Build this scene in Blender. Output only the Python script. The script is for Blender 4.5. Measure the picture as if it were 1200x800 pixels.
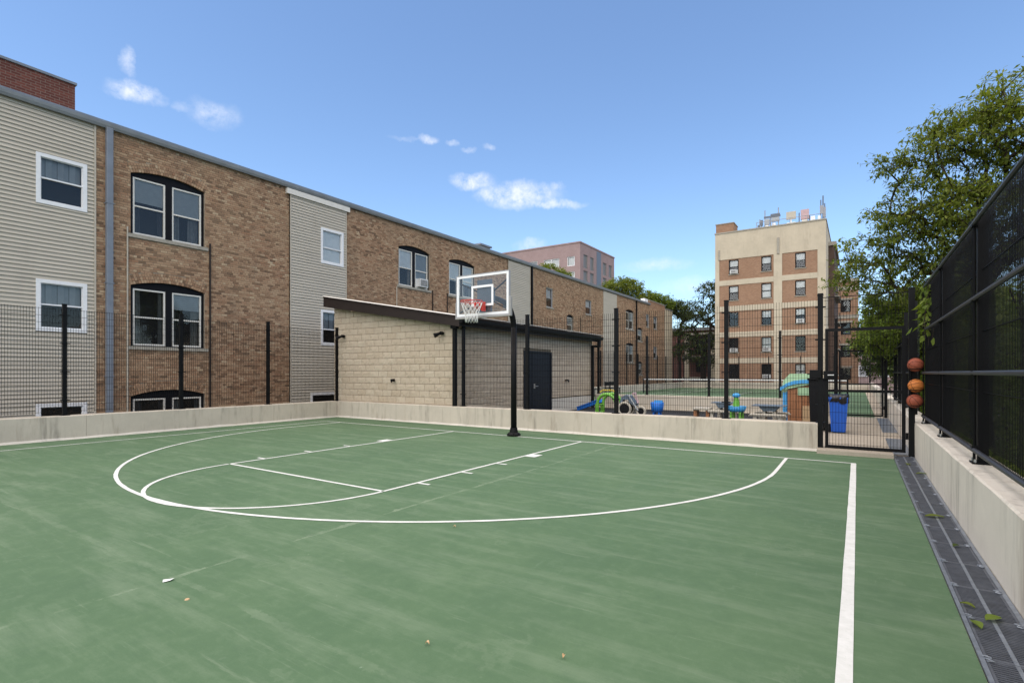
import bpy, math, random
import numpy as np
from mathutils import Vector, Matrix

for o in list(bpy.data.objects):
    bpy.data.objects.remove(o)
random.seed(7)
RNG = np.random.default_rng(7)
SC = bpy.context.scene
COL = SC.collection
R = math.radians

# ------------------------------------------------------------------ camera
cam_data = bpy.data.cameras.new('camera')
cam = bpy.data.objects.new('camera', cam_data)
COL.objects.link(cam)
cam.location = (6.906, -10.477, 1.522)
cam.rotation_euler = (R(90), 0, 0.584)
cam_data.sensor_width = 36.0
cam_data.lens = 612.84 / 1200 * 36
cam_data.shift_y = 36.5 / 1200
cam_data.clip_start = 0.05
cam_data.clip_end = 3000
SC.camera = cam

# ------------------------------------------------------------------ sun and sky
SUN_TO = Vector((0.0, -0.50, 1.10)).normalized()
sun_el = math.asin(SUN_TO.z)
sun_rot = math.atan2(SUN_TO.x, SUN_TO.y)
sd = bpy.data.lights.new('sun', 'SUN')
sd.energy = 3.2
sd.angle = R(120)
sd.color = (1.0, 0.85, 0.655)
sun = bpy.data.objects.new('sun', sd)
COL.objects.link(sun)
sun.rotation_euler = SUN_TO.to_track_quat('Z', 'Y').to_euler()
sun.location = (0, 0, 40)

world = bpy.data.worlds.new('World')
SC.world = world
world.use_nodes = True
wn = world.node_tree.nodes
wl = world.node_tree.links
wn.clear()


def wmath(op, a, b=None, c=None, clamp=False):
    n = wn.new('ShaderNodeMath')
    n.operation = op
    n.use_clamp = clamp
    for i, v in enumerate((a, b, c)):
        if v is None:
            continue
        if isinstance(v, (int, float)):
            n.inputs[i].default_value = v
        else:
            wl.new(v, n.inputs[i])
    return n.outputs[0]


def wdot(vec, const):
    n = wn.new('ShaderNodeVectorMath')
    n.operation = 'DOT_PRODUCT'
    wl.new(vec, n.inputs[0])
    n.inputs[1].default_value = const
    return n.outputs['Value']


sky = wn.new('ShaderNodeTexSky')
sky.sky_type = 'NISHITA'
sky.sun_disc = False
sky.sun_elevation = sun_el
sky.sun_rotation = sun_rot
sky.altitude = 100
sky.air_density = 1.0
sky.dust_density = 0.4
sky.ozone_density = 2.2
SKY_STRENGTH = 0.125
tc = wn.new('ShaderNodeTexCoord')
nrm = wn.new('ShaderNodeVectorMath')
nrm.operation = 'NORMALIZE'
wl.new(tc.outputs['Generated'], nrm.inputs[0])
noi = wn.new('ShaderNodeTexNoise')
noi.inputs['Scale'].default_value = 26
noi.inputs['Detail'].default_value = 6
noi.inputs['Roughness'].default_value = 0.62
wl.new(nrm.outputs[0], noi.inputs['Vector'])
sub = wn.new('ShaderNodeVectorMath')
sub.operation = 'SUBTRACT'
wl.new(noi.outputs['Color'], sub.inputs[0])
sub.inputs[1].default_value = (0.5, 0.5, 0.5)
scl = wn.new('ShaderNodeVectorMath')
scl.operation = 'SCALE'
scl.inputs['Scale'].default_value = 0.030
wl.new(sub.outputs[0], scl.inputs[0])
addv = wn.new('ShaderNodeVectorMath')
addv.operation = 'ADD'
wl.new(nrm.outputs[0], addv.inputs[0])
wl.new(scl.outputs[0], addv.inputs[1])
WARP = addv.outputs[0]
noi2 = wn.new('ShaderNodeTexNoise')
noi2.inputs['Scale'].default_value = 48
noi2.inputs['Detail'].default_value = 8
noi2.inputs['Roughness'].default_value = 0.68
wl.new(nrm.outputs[0], noi2.inputs['Vector'])
# small fair-weather clouds: azimuth (deg left of +Y), elevation (deg), half width, half height (deg), density
CLOUDS = [(32.6, 18.7, 3.6, 0.95, 1.0), (37.6, 20.0, 1.9, 0.65, 0.9), (28.9, 17.8, 2.6, 0.34, .75),
          (28.6, 19.4, .8, .45, .5), (35.2, 18.7, 1.8, .6, .8),
          (69.2, 23.5, 1.6, .6, .8), (69.6, 25.5, .45, .75, .55), (63.2, 23.2, 1.7, .85, .5), (65.8, 23.3, .7, .3, .25),
          (42.6, 23.8, .8, .32, .6), (39.9, 23.5, .6, .25, .5), (38.2, 23.1, .5, .22, .4), (36.0, 23.2, .6, .3, .5),
          (31.4, 13.6, 1.5, .6, .45), (45.0, 23.8, 1.4, .16, .2), (18, 11.2, 3.0, .5, .35), (14.5, 9.0, 2.5, .6, .3),
          (-40, 30, 4, 1.2, .8), (-70, 24, 3.5, 1.0, .7), (110, 28, 4, 1.2, .8), (150, 22, 5, 1.3, .7), (-120, 32, 4, 1.3, .7), (-160, 24, 5, 1.2, .7)]
total = None
for az, el, hw, hh, dens in CLOUDS:
    a, e = R(az), R(el)
    cdir = Vector((-math.sin(a) * math.cos(e), math.cos(a) * math.cos(e), math.sin(e)))
    rr = Vector((math.cos(a), math.sin(a), 0))
    uu = rr.cross(cdir)
    du = wmath('DIVIDE', wdot(WARP, rr), R(hw) * 1.25)
    dv = wmath('DIVIDE', wmath('SUBTRACT', wdot(WARP, uu), 0.0), R(hh) * 1.45)
    r2 = wmath('ADD', wmath('MULTIPLY', du, du), wmath('MULTIPLY', dv, dv))
    front = wmath('GREATER_THAN', wdot(nrm.outputs[0], cdir), 0.6)
    m = wmath('MULTIPLY', wmath('POWER', wmath('SUBTRACT', 1.0, wmath('MULTIPLY', r2, .75), clamp=True), 1.4), front)
    m = wmath('MULTIPLY', m, dens)
    total = m if total is None else wmath('MAXIMUM', total, m)
cl = wmath('MULTIPLY', total, wmath('ADD', wmath('MULTIPLY', noi2.outputs['Fac'], 3.6), -0.95), clamp=True)
cl = wmath('MULTIPLY', cl, 0.72, clamp=True)
skymul = wn.new('ShaderNodeVectorMath')
skymul.operation = 'MULTIPLY'
wl.new(sky.outputs[0], skymul.inputs[0])
skymul.inputs[1].default_value = (0.96, 1.03, 1.09)
mixw = wn.new('ShaderNodeMix')
mixw.data_type = 'RGBA'
wl.new(cl, mixw.inputs['Factor'])
wl.new(skymul.outputs[0], mixw.inputs['A'])
mixw.inputs['B'].default_value = (5.2, 5.3, 5.6, 1)
bg = wn.new('ShaderNodeBackground')
bg.inputs['Strength'].default_value = SKY_STRENGTH
wl.new(mixw.outputs['Result'], bg.inputs['Color'])
wo = wn.new('ShaderNodeOutputWorld')
wl.new(bg.outputs[0], wo.inputs['Surface'])

vs = SC.view_settings
vs.view_transform = 'Standard'
vs.look = 'None'
vs.exposure = 0.8
vs.gamma = 1.0
vs.use_curve_mapping = False
SC.cycles.max_bounces = 8
SC.cycles.transparent_max_bounces = 24
SC.cycles.use_denoising = True


# ================================================================== materials
class NT:
    """small node-tree builder"""
    def __init__(s, name):
        s.m = bpy.data.materials.new(name)
        s.m.use_nodes = True
        s.n = s.m.node_tree.nodes
        s.l = s.m.node_tree.links
        s.b = s.n['Principled BSDF']
        s.out = s.n['Material Output']
        g = s.n.new('ShaderNodeNewGeometry')
        s.pos = g.outputs['Position']
        s.rnd = g.outputs['Random Per Island']
        s.geo = g

    def set(s, **k):
        for a, v in k.items():
            s.b.inputs[a.replace('_', ' ')].default_value = v
        return s

    def link(s, a, b):
        s.l.new(a, b)

    def val(s, inp, v):
        if v is None:
            return
        if hasattr(v, 'links') or isinstance(v, bpy.types.NodeSocket):
            s.l.new(v, inp)
        else:
            inp.default_value = v

    def math(s, op, a, b=None, clamp=False):
        n = s.n.new('ShaderNodeMath')
        n.operation = op
        n.use_clamp = clamp
        s.val(n.inputs[0], a)
        s.val(n.inputs[1], b)
        return n.outputs[0]

    def noise(s, scale, detail=3, rough=.55, stretch=None, vec=None, rot=None, off=None):
        v = vec or s.pos
        if stretch or rot or off:
            mp = s.n.new('ShaderNodeMapping')
            if stretch:
                mp.inputs['Scale'].default_value = stretch
            if rot:
                mp.inputs['Rotation'].default_value = rot
            if off:
                mp.inputs['Location'].default_value = off
            s.l.new(v, mp.inputs['Vector'])
            v = mp.outputs[0]
        n = s.n.new('ShaderNodeTexNoise')
        n.inputs['Scale'].default_value = scale
        n.inputs['Detail'].default_value = detail
        n.inputs['Roughness'].default_value = rough
        s.l.new(v, n.inputs['Vector'])
        return n.outputs['Fac']

    def ramp(s, fac, stops, interp='LINEAR'):
        n = s.n.new('ShaderNodeValToRGB')
        cr = n.color_ramp
        cr.interpolation = interp
        while len(cr.elements) > 1:
            cr.elements.remove(cr.elements[-1])
        for i, (p, c) in enumerate(stops):
            e = cr.elements[0] if i == 0 else cr.elements.new(p)
            e.position = p
            if isinstance(c, (int, float)):
                c = (c, c, c)
            e.color = (*c[:3], 1)
        s.l.new(fac, n.inputs[0])
        return n.outputs[0]

    def mix(s, fac, a, b, mode='MIX'):
        n = s.n.new('ShaderNodeMix')
        n.data_type = 'RGBA'
        n.blend_type = mode
        n.clamp_factor = True
        s.val(n.inputs['Factor'], fac)
        for k, v in (('A', a), ('B', b)):
            if isinstance(v, tuple):
                v = (*v[:3], 1)
            s.val(n.inputs[k], v)
        return n.outputs['Result']

    def color(s, c):
        s.val(s.b.inputs['Base Color'], (*c[:3], 1) if isinstance(c, tuple) else c)
        return s

    def bump(s, h, strength=.3, dist=.01):
        n = s.n.new('ShaderNodeBump')
        n.inputs['Strength'].default_value = strength
        n.inputs['Distance'].default_value = dist
        s.l.new(h, n.inputs['Height'])
        s.l.new(n.outputs[0], s.b.inputs['Normal'])
        return s


def simple(name, c, rough=.6, spec=.4, metal=0.0, var=.18, scale=6, bump=.0, bscale=60, c2=None):
    t = NT(name)
    n1 = t.noise(scale, 4, .6)
    c2 = c2 or tuple(x * (1 - var) for x in c)
    t.color(t.mix(t.ramp(n1, [(.3, 0.0), (.7, 1.0)]), c, c2))
    t.set(Roughness=rough, Metallic=metal, Specular_IOR_Level=spec)
    if bump:
        t.bump(t.noise(bscale, 4, .6), bump, .004)
    return t.m


MAT = {}
MAT['black'] = simple('black_powder_coat', (.0045, .0045, .005), .55, .16, var=.3, scale=12)
MAT['black_frame'] = simple('black_painted_wood', (.005, .005, .007), .6, .15, var=.3)
MAT['white_paint'] = simple('white_paint', (.78, .78, .77), .45, .4, var=.06)
MAT['white_vinyl'] = simple('white_vinyl', (.74, .74, .73), .4, .4, var=.08)
MAT['cream_vinyl'] = simple('cream_vinyl', (.66, .63, .56), .45, .4, var=.1)
MAT['downspout'] = simple('grey_blue_metal', (.185, .21, .245), .5, .35, var=.2, scale=3)
MAT['gutter'] = simple('gutter_metal', (.25, .265, .275), .5, .35, var=.25, scale=2)
MAT['darkbrown'] = simple('dark_brown_metal', (.022, .015, .012), .55, .25, var=.25, scale=3)
MAT['door'] = simple('navy_door_paint', (.006, .008, .014), .5, .25, var=.2)
MAT['galv'] = simple('galvanised_steel', (.30, .33, .37), .42, .5, .55, var=.35, scale=18)
MAT['grate'] = simple('grate_steel', (.13, .14, .16), .5, .45, .35, var=.4, scale=10)
MAT['steel'] = simple('plain_steel', (.55, .55, .55), .35, .5, .8)
MAT['greyplastic'] = simple('grey_plastic', (.30, .30, .31), .5, .4)
MAT['acwhite'] = simple('ac_casing', (.62, .62, .59), .5, .4, var=.12)
MAT['acgrille'] = simple('ac_grille', (.10, .10, .10), .6, .3)
MAT['limestone'] = simple('sill_stone', (.36, .33, .27), .8, .2, var=.3, scale=8, bump=.3)
MAT['roof'] = simple('roof_membrane', (.22, .22, .22), .9, .1, var=.3, scale=1.5)
MAT['rim'] = simple('rim_orange_red', (.55, .045, .03), .4, .4, var=.15)
MAT['net'] = simple('net_cord', (.75, .74, .70), .9, .1, var=.1)
MAT['bark'] = simple('bark', (.050, .038, .028), .95, .1, var=.5, scale=14, bump=.6, bscale=30)
MAT['rubber'] = simple('rubber_matting', (.022, .023, .025), .9, .2, var=.3, scale=10, bump=.3)
MAT['tyre'] = simple('tyre_black', (.007, .007, .008), .7, .2)
MAT['t_blue'] = simple('toy_blue', (.02, .17, .62), .4, .45, var=.12)
MAT['t_lblue'] = simple('toy_light_blue', (.06, .33, .66), .4, .45, var=.12)
MAT['t_green'] = simple('toy_lime', (.16, .42, .05), .4, .45, var=.12)
MAT['t_yellow'] = simple('toy_yellow', (.70, .50, .04), .4, .45)
MAT['t_brown'] = simple('toy_brown', (.36, .15, .06), .5, .4, var=.25)
MAT['t_tan'] = simple('toy_tan', (.55, .37, .20), .5, .4)
MAT['t_pgreen'] = simple('toy_pale_green', (.38, .58, .34), .5, .4, var=.15)
MAT['t_beige'] = simple('toy_beige', (.46, .42, .34), .55, .4, var=.15)
MAT['t_slate'] = simple('toy_slate', (.11, .15, .19), .45, .4, var=.15)
MAT['t_pink'] = simple('toy_pink', (.48, .33, .33), .45, .4)
MAT['bin'] = simple('bin_blue', (.012, .10, .50), .4, .45, var=.12)
MAT['bag'] = simple('black_bag', (.012, .012, .014), .28, .5, bump=.8, bscale=25)
MAT['paper'] = simple('paper', (.8, .8, .78), .8, .2)
MAT['ball_o'] = simple('ball_orange', (.62, .20, .045), .6, .3, var=.2, scale=30, bump=.4, bscale=400)
MAT['ball_r'] = simple('ball_brown', (.34, .085, .045), .6, .3, var=.25, scale=30, bump=.4, bscale=400)
MAT['ball_seam'] = simple('ball_seam', (.02, .015, .013), .7, .2)
MAT['curtain_w'] = simple('white_blind', (.82, .82, .80), .8, .2, var=.06)
MAT['curtain_g'] = simple('grey_blind', (.36, .38, .39), .8, .2, var=.12)
MAT['drape_a'] = simple('drape_grey', (.20, .20, .19), .9, .1, var=.4, scale=9)
MAT['drape_b'] = simple('drape_cream', (.34, .31, .26), .9, .1, var=.4, scale=9)
MAT['drape_c'] = simple('drape_dark', (.07, .07, .075), .9, .1, var=.4, scale=9)
MAT['room'] = simple('dark_room', (.02, .02, .022), .9, .1)
MAT['metal_mount'] = simple('mount_grey', (.13, .15, .18), .5, .4)
MAT['padding'] = simple('grey_edge_padding', (.33, .32, .30), .7, .3)


def mat_court(name, tint=1.0):
    t = NT(name)
    big = t.noise(.35, 4, .55)
    mid = t.noise(1.6, 5, .6, stretch=(1, .45, 1), rot=(0, 0, R(28)))
    streak = t.noise(2.2, 6, .68, stretch=(.30, 1.9, 1), rot=(0, 0, R(-24)))
    fine = t.noise(90, 3, .6)
    g1 = (.050 * tint, .104 * tint, .046 * tint)
    g2 = (.072 * tint, .130 * tint, .060 * tint)
    c = t.mix(t.ramp(big, [(.32, 0.0), (.68, 1.0)]), g1, g2)
    c = t.mix(t.math('MULTIPLY', t.ramp(mid, [(.45, 0.0), (.75, 1.0)]), .45), c, (.098 * tint, .160 * tint, .080 * tint))
    c = t.mix(t.math('MULTIPLY', t.ramp(streak, [(.48, 0.0), (.74, 1.0)]), .6), c, (.18, .235, .15))
    dk = t.noise(.8, 5, .6, off=(7, 3, 0))
    c = t.mix(t.math('MULTIPLY', t.ramp(dk, [(.52, 0.0), (.8, 1.0)]), .38), c, (.046, .092, .046))
    # seams in the slab telegraphing through the coating: along x = 2.65 and y = -8.62
    sx = t.n.new('ShaderNodeSeparateXYZ')
    t.link(t.pos, sx.inputs[0])
    wob = t.math('MULTIPLY', t.math('SUBTRACT', t.noise(1.1, 4, .6), .5), .10)
    brk = t.ramp(t.noise(2.6, 4, .7, off=(1, 9, 0)), [(.40, 0.0), (.62, 1.0)])
    fat = t.math('ADD', .006, t.math('MULTIPLY', t.ramp(t.noise(2.2, 6, .75), [(.4, 0.0), (.75, 1.0)]), .24))
    for axis, at, amt in (('X', 2.65, .6), ('Y', -8.62, .28)):
        d = t.math('ABSOLUTE', t.math('ADD', t.math('SUBTRACT', sx.outputs[axis], at), wob))
        core = t.math('LESS_THAN', d, t.math('MULTIPLY', fat, .32))
        c = t.mix(t.math('MULTIPLY', t.math('MULTIPLY', core, brk), amt), c, (.23, .28, .19))
    # a long meandering scuff and worn flecks
    vor = t.n.new('ShaderNodeTexVoronoi')
    vor.inputs['Scale'].default_value = 3.4
    vor.inputs['Randomness'].default_value = 1.0
    t.link(t.pos, vor.inputs['Vector'])
    fl = t.math('LESS_THAN', t.math('ADD', vor.outputs['Distance'], t.math('MULTIPLY', t.noise(40, 3), .06)), .052)
    c = t.mix(t.math('MULTIPLY', fl, .35), c, (.30, .38, .28))
    scr = t.noise(3.2, 8, .72, stretch=(.22, 3.0, 1), rot=(0, 0, R(-35)), off=(3, 1, 0))
    c = t.mix(t.math('MULTIPLY', t.ramp(scr, [(.60, 0.0), (.67, 1.0)]), .30), c, (.24, .29, .20))
    mott = t.noise(7.5, 8, .72)
    c = t.mix(t.math('MULTIPLY', t.ramp(mott, [(.50, 0.0), (.68, 1.0)]), .26), c, (.155, .215, .130))
    c = t.mix(t.math('MULTIPLY', t.ramp(mott, [(.33, 1.0), (.47, 0.0)]), .30), c, (.042, .084, .044))
    hair = t.noise(9, 8, .75, stretch=(.16, 3.4, 1), rot=(0, 0, R(-18)), off=(8, 4, 0))
    c = t.mix(t.math('MULTIPLY', t.ramp(hair, [(.60, 0.0), (.66, 1.0)]), .24), c, (.22, .28, .19))
    hair2 = t.noise(6, 8, .75, stretch=(2.8, .2, 1), rot=(0, 0, R(12)), off=(2, 7, 0))
    c = t.mix(t.math('MULTIPLY', t.ramp(hair2, [(.63, 0.0), (.68, 1.0)]), .2), c, (.20, .26, .18))
    stain = t.noise(.9, 7, .7, off=(11, 5, 0))
    edge = t.ramp(stain, [(.585, 0.0), (.60, 1.0), (.612, 1.0), (.635, 0.0)])
    c = t.mix(t.math('MULTIPLY', edge, .22), c, (.17, .22, .14))
    grit = t.noise(210, 2, .5)
    c = t.mix(.16, c, t.mix(grit, (.03, .07, .03), (.19, .27, .17)))
    c = t.mix(.10, c, t.mix(fine, (.04, .08, .04), (.2, .3, .2)))
    t.color(c)
    t.set(Specular_IOR_Level=.25)
    t.link(t.ramp(mid, [(.3, .72), (.7, .9)]), t.b.inputs['Roughness'])
    t.bump(fine, .15, .002)
    return t.m


def mat_concrete(name, base=(.47, .44, .38), streak_axis='v', amount=1.0):
    t = NT(name)
    big = t.noise(.9, 5, .6)
    blot = t.noise(4.5, 5, .65)
    c = t.mix(t.ramp(big, [(.3, 0.0), (.7, 1.0)]), base, tuple(x * .84 for x in base))
    c = t.mix(t.math('MULTIPLY', t.ramp(blot, [(.5, 0.0), (.75, 1.0)]), .35), c, tuple(x * 1.12 for x in base))
    st = t.noise(5.5, 5, .7, stretch=(1, 1, .09))
    st2 = t.noise(1.5, 4, .65, stretch=(1, 1, .3), off=(4, 2, 0))
    k = t.math('MULTIPLY', t.ramp(st, [(.49, 0.0), (.66, 1.0)]), t.ramp(st2, [(.46, 0.0), (.60, 1.0)]))
    c = t.mix(t.math('MULTIPLY', k, .66 * amount), c, tuple(x * .30 for x in base))
    br = t.noise(2.3, 5, .7, stretch=(1, 1, .16), off=(2, 5, 1))
    c = t.mix(t.math('MULTIPLY', t.ramp(br, [(.57, 0.0), (.74, 1.0)]), .55 * amount), c, (.20, .135, .085))
    pit = t.noise(55, 3, .6)
    c = t.mix(.10, c, t.mix(pit, (.1, .1, .09), (.7, .68, .62)))
    t.color(c)
    t.set(Roughness=.88, Specular_IOR_Level=.2)
    t.bump(t.mix(.5, pit, blot), .25, .006)
    return t.m


def mat_brick(name, stops, rough=.9, patch=(.30, .24, .17)):
    t = NT(name)
    c = t.ramp(t.rnd, stops)
    pn = t.noise(.55, 5, .6)
    c = t.mix(t.math('MULTIPLY', t.ramp(pn, [(.40, 0.0), (.72, 1.0)]), .45), c, patch)
    grime = t.noise(1.3, 5, .65, stretch=(1, 1, .35))
    c = t.mix(t.math('MULTIPLY', t.ramp(grime, [(.5, 0.0), (.78, 1.0)]), .42), c, (.085, .055, .038))
    gr = t.noise(35, 4, .65)
    c = t.mix(.22, c, t.mix(gr, (.08, .05, .035), (.42, .32, .22)))
    t.color(c)
    t.set(Roughness=rough, Specular_IOR_Level=.15)
    t.bump(gr, .4, .004)
    return t.m


MAT['brick'] = mat_brick('common_brick', [(0, (.11, .062, .036)), (.15, (.22, .12, .068)), (.45, (.35, .21, .122)), (.7, (.44, .295, .18)), (.88, (.29, .145, .08)), (1, (.52, .39, .25))], patch=(.38, .26, .155))
MAT['mortar'] = simple('mortar', (.36, .30, .225), .95, .1, var=.3, scale=9, bump=.3)
MAT['redbrick'] = None


def mat_brick_tex(name, c1, c2, mortar, scale=1.0, face='X', bump=.4):
    """distant masonry too far off to tell the bricks apart"""
    t = NT(name)
    sx = t.n.new('ShaderNodeSeparateXYZ')
    t.link(t.pos, sx.inputs[0])
    cb = t.n.new('ShaderNodeCombineXYZ')
    t.link(t.math('ADD', sx.outputs['X'], sx.outputs['Y']), cb.inputs[0])
    t.link(sx.outputs['Z'], cb.inputs[1])
    b = t.n.new('ShaderNodeTexBrick')
    t.link(cb.outputs[0], b.inputs['Vector'])
    b.inputs['Color1'].default_value = (*c1, 1)
    b.inputs['Color2'].default_value = (*c2, 1)
    b.inputs['Mortar'].default_value = (*mortar, 1)
    b.inputs['Scale'].default_value = scale
    b.inputs['Brick Width'].default_value = .21
    b.inputs['Row Height'].default_value = .075
    b.inputs['Mortar Size'].default_value = .008
    pn = t.noise(.6, 5, .6)
    c = t.mix(t.math('MULTIPLY', t.ramp(pn, [(.35, 0.0), (.7, 1.0)]), .35), b.outputs['Color'], tuple(x * .6 for x in c1))
    t.color(c)
    t.set(Roughness=.9, Specular_IOR_Level=.15)
    t.bump(b.outputs['Fac'], -bump, .006)
    return t.m


MAT['redbrick'] = mat_brick_tex('dark_red_brick', (.17, .060, .045), (.10, .036, .030), (.20, .15, .12))
MAT['aptbrick'] = mat_brick_tex('apartment_brick', (.31, .175, .105), (.24, .125, .075), (.32, .25, .18))
MAT['towerbrick'] = mat_brick_tex('tower_brick', (.33, .235, .22), (.27, .185, .175), (.36, .29, .27))
MAT['shadebrick'] = mat_brick_tex('shaded_wing_brick', (.10, .065, .05), (.07, .045, .036), (.13, .10, .08))  # apartment brick darkened: the wing's shade is put into the colour
MAT['apttan'] = mat_concrete('tan_render', (.51, .435, .315), amount=.35)
MAT['concrete'] = mat_concrete('cast_concrete', (.53, .47, .375))
MAT['concrete_r'] = mat_concrete('cast_concrete_pale', (.68, .62, .52), amount=.9)
MAT['concrete_top'] = mat_concrete('coping_concrete', (.55, .53, .49), amount=.2)
MAT['slab'] = mat_concrete('slab_concrete', (.42, .36, .28), amount=.25)
MAT['cant'] = mat_concrete('cant_strip', (.58, .54, .46), amount=.5)
MAT['court'] = mat_court('court_acrylic')
MAT['tennis'] = mat_court('tennis_acrylic', 1.0)
MAT['ground'] = simple('yard_ground', (.12, .115, .105), .95, .1, var=.4, scale=.8, bump=.3)


def mat_line():
    t = NT('court_line_paint')
    n1 = t.noise(9, 5, .65)
    n2 = t.noise(60, 4, .7)
    c = t.mix(t.ramp(n1, [(.35, 0.0), (.75, 1.0)]), (.66, .66, .63), (.54, .55, .51))
    c = t.mix(t.math('MULTIPLY', t.ramp(n2, [(.58, 0.0), (.72, 1.0)]), .5), c, (.36, .44, .34))
    t.color(c)
    t.set(Roughness=.8, Specular_IOR_Level=.2)
    return t.m


MAT['line'] = mat_line()


def mat_siding(name, base):
    t = NT(name)
    st = t.noise(2.0, 5, .65, stretch=(1, .25, 2))
    c = t.mix(t.ramp(st, [(.3, 0.0), (.72, 1.0)]), base, tuple(x * .86 for x in base))
    gr = t.noise(1.2, 5, .7, stretch=(1, 1, .25), off=(3, 3, 3))
    c = t.mix(t.math('MULTIPLY', t.ramp(gr, [(.58, 0.0), (.82, 1.0)]), .35), c, tuple(x * .6 for x in base))
    t.color(c)
    t.set(Roughness=.6, Specular_IOR_Level=.3)
    t.bump(t.noise(30, 4, .6, stretch=(1, .15, 3)), .15, .003)
    return t.m


MAT['siding'] = mat_siding('vinyl_siding', (.46, .415, .335))


def mat_block():
    t = NT('split_face_block')
    oi = t.n.new('ShaderNodeObjectInfo')
    c = t.ramp(oi.outputs['Random'], [(0, (.475, .39, .285)), (.35, (.50, .415, .31)), (.65, (.525, .445, .335)), (.85, (.49, .405, .30)), (1, (.455, .37, .265))])
    c2 = t.ramp(t.rnd, [(0, (.86, .84, .82)), (1, (1, 1, 1))])
    c = t.mix(1.0, c, c2, 'MULTIPLY')
    n1 = t.noise(22, 5, .7)
    n2 = t.noise(2.0, 5, .65)
    c = t.mix(t.math('MULTIPLY', t.ramp(n2, [(.45, 0.0), (.75, 1.0)]), .35), c, (.33, .265, .19))
    c = t.mix(.22, c, t.mix(n1, (.18, .14, .10), (.70, .62, .49)))
    t.color(c)
    t.set(Roughness=.95, Specular_IOR_Level=.1)
    t.bump(t.noise(32, 5, .7), .8, .02)
    return t.m


MAT['block'] = mat_block()
MAT['blockmortar'] = simple('block_mortar', (.17, .14, .10), .95, .1, var=.25, scale=9)


def mat_leaf(name, stops, trans=.35):
    t = NT(name)
    c = t.ramp(t.rnd, stops)
    lo = t.noise(.9, 3, .5)
    c = t.mix(t.math('MULTIPLY', t.ramp(lo, [(.3, 0.0), (.7, 1.0)]), .4), c, tuple(x * .7 for x in stops[0][1]))
    t.color(c)
    t.set(Roughness=.6, Specular_IOR_Level=.15)
    tr = t.n.new('ShaderNodeBsdfTranslucent')
    g = t.mix(1.0, c, (1.25, 1.3, .55), 'MULTIPLY')
    t.link(g, tr.inputs['Color'])
    mx = t.n.new('ShaderNodeMixShader')
    mx.inputs[0].default_value = trans
    t.link(t.b.outputs[0], mx.inputs[1])
    t.link(tr.outputs[0], mx.inputs[2])
    t.link(mx.outputs[0], t.out.inputs['Surface'])
    return t.m


MAT['leaf'] = mat_leaf('leaf_mid', [(0, (.095, .130, .022)), (.4, (.155, .195, .034)), (.75, (.205, .240, .048)), (1, (.28, .295, .070))], .45)
MAT['leaf_d'] = mat_leaf('leaf_dark', [(0, (.045, .070, .018)), (.5, (.072, .102, .026)), (1, (.105, .130, .038))], .25)
MAT['leaf_y'] = mat_leaf('leaf_bright', [(0, (.115, .165, .025)), (.5, (.165, .230, .038)), (1, (.24, .29, .060))])


def mat_glass(name, tint=(.9, .95, 1), refl=1.0, dirt=.04):
    t = NT(name)
    fr = t.n.new('ShaderNodeFresnel')
    fr.inputs['IOR'].default_value = 1.52
    tr = t.n.new('ShaderNodeBsdfTransparent')
    tr.inputs['Color'].default_value = (*tint, 1)
    gl = t.n.new('ShaderNodeBsdfGlossy')
    gl.inputs['Roughness'].default_value = .015
    gl.inputs['Color'].default_value = (1, 1, 1, 1)
    nn = t.noise(1.7, 2, .5)
    bp = t.n.new('ShaderNodeBump')
    bp.inputs['Strength'].default_value = .12
    bp.inputs['Distance'].default_value = .02
    t.link(nn, bp.inputs['Height'])
    t.link(bp.outputs[0], gl.inputs['Normal'])
    mx = t.n.new('ShaderNodeMixShader')
    t.link(t.math('MULTIPLY', fr.outputs[0], refl, clamp=True), mx.inputs[0])
    t.link(tr.outputs[0], mx.inputs[1])
    t.link(gl.outputs[0], mx.inputs[2])
    df = t.n.new('ShaderNodeBsdfDiffuse')
    df.inputs['Color'].default_value = (.6, .6, .58, 1)
    m2 = t.n.new('ShaderNodeMixShader')
    m2.inputs[0].default_value = dirt
    t.link(mx.outputs[0], m2.inputs[1])
    t.link(df.outputs[0], m2.inputs[2])
    t.link(m2.outputs[0], t.out.inputs['Surface'])
    t.n.remove(t.b)
    return t.m


MAT['pane'] = mat_glass('window_glass', (.93, .95, .95), .9, .012)
MAT['board_glass'] = mat_glass('backboard_glass', (.93, .96, .95), 1.0, .05)
MAT['far_pane'] = mat_glass('far_window_glass', (.88, .9, .9), 1.2, .015)


def mat_screen():
    """woven windscreen netting: dark cloth with open pores"""
    t = NT('windscreen_netting')
    n = t.noise(1.4, 4, .6, stretch=(1, 1, .25))
    fold = t.noise(4.0, 3, .5, stretch=(1, 1, .04))
    t.color(t.mix(n, (.004, .004, .006), (.010, .010, .014)))
    t.set(Roughness=.75, Specular_IOR_Level=.25)
    t.bump(fold, .5, .03)
    tr = t.n.new('ShaderNodeBsdfTransparent')
    mx = t.n.new('ShaderNodeMixShader')
    t.link(t.ramp(n, [(.3, .48), (.7, .70)]), mx.inputs[0])
    t.link(tr.outputs[0], mx.inputs[1])
    t.link(t.b.outputs[0], mx.inputs[2])
    t.link(mx.outputs[0], t.out.inputs['Surface'])
    return t.m


MAT['screen'] = mat_screen()


# ================================================================== mesh helpers
ORG = {}          # world position of the root each object hangs from
Z3 = np.array([0., 0., 1.])


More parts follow.
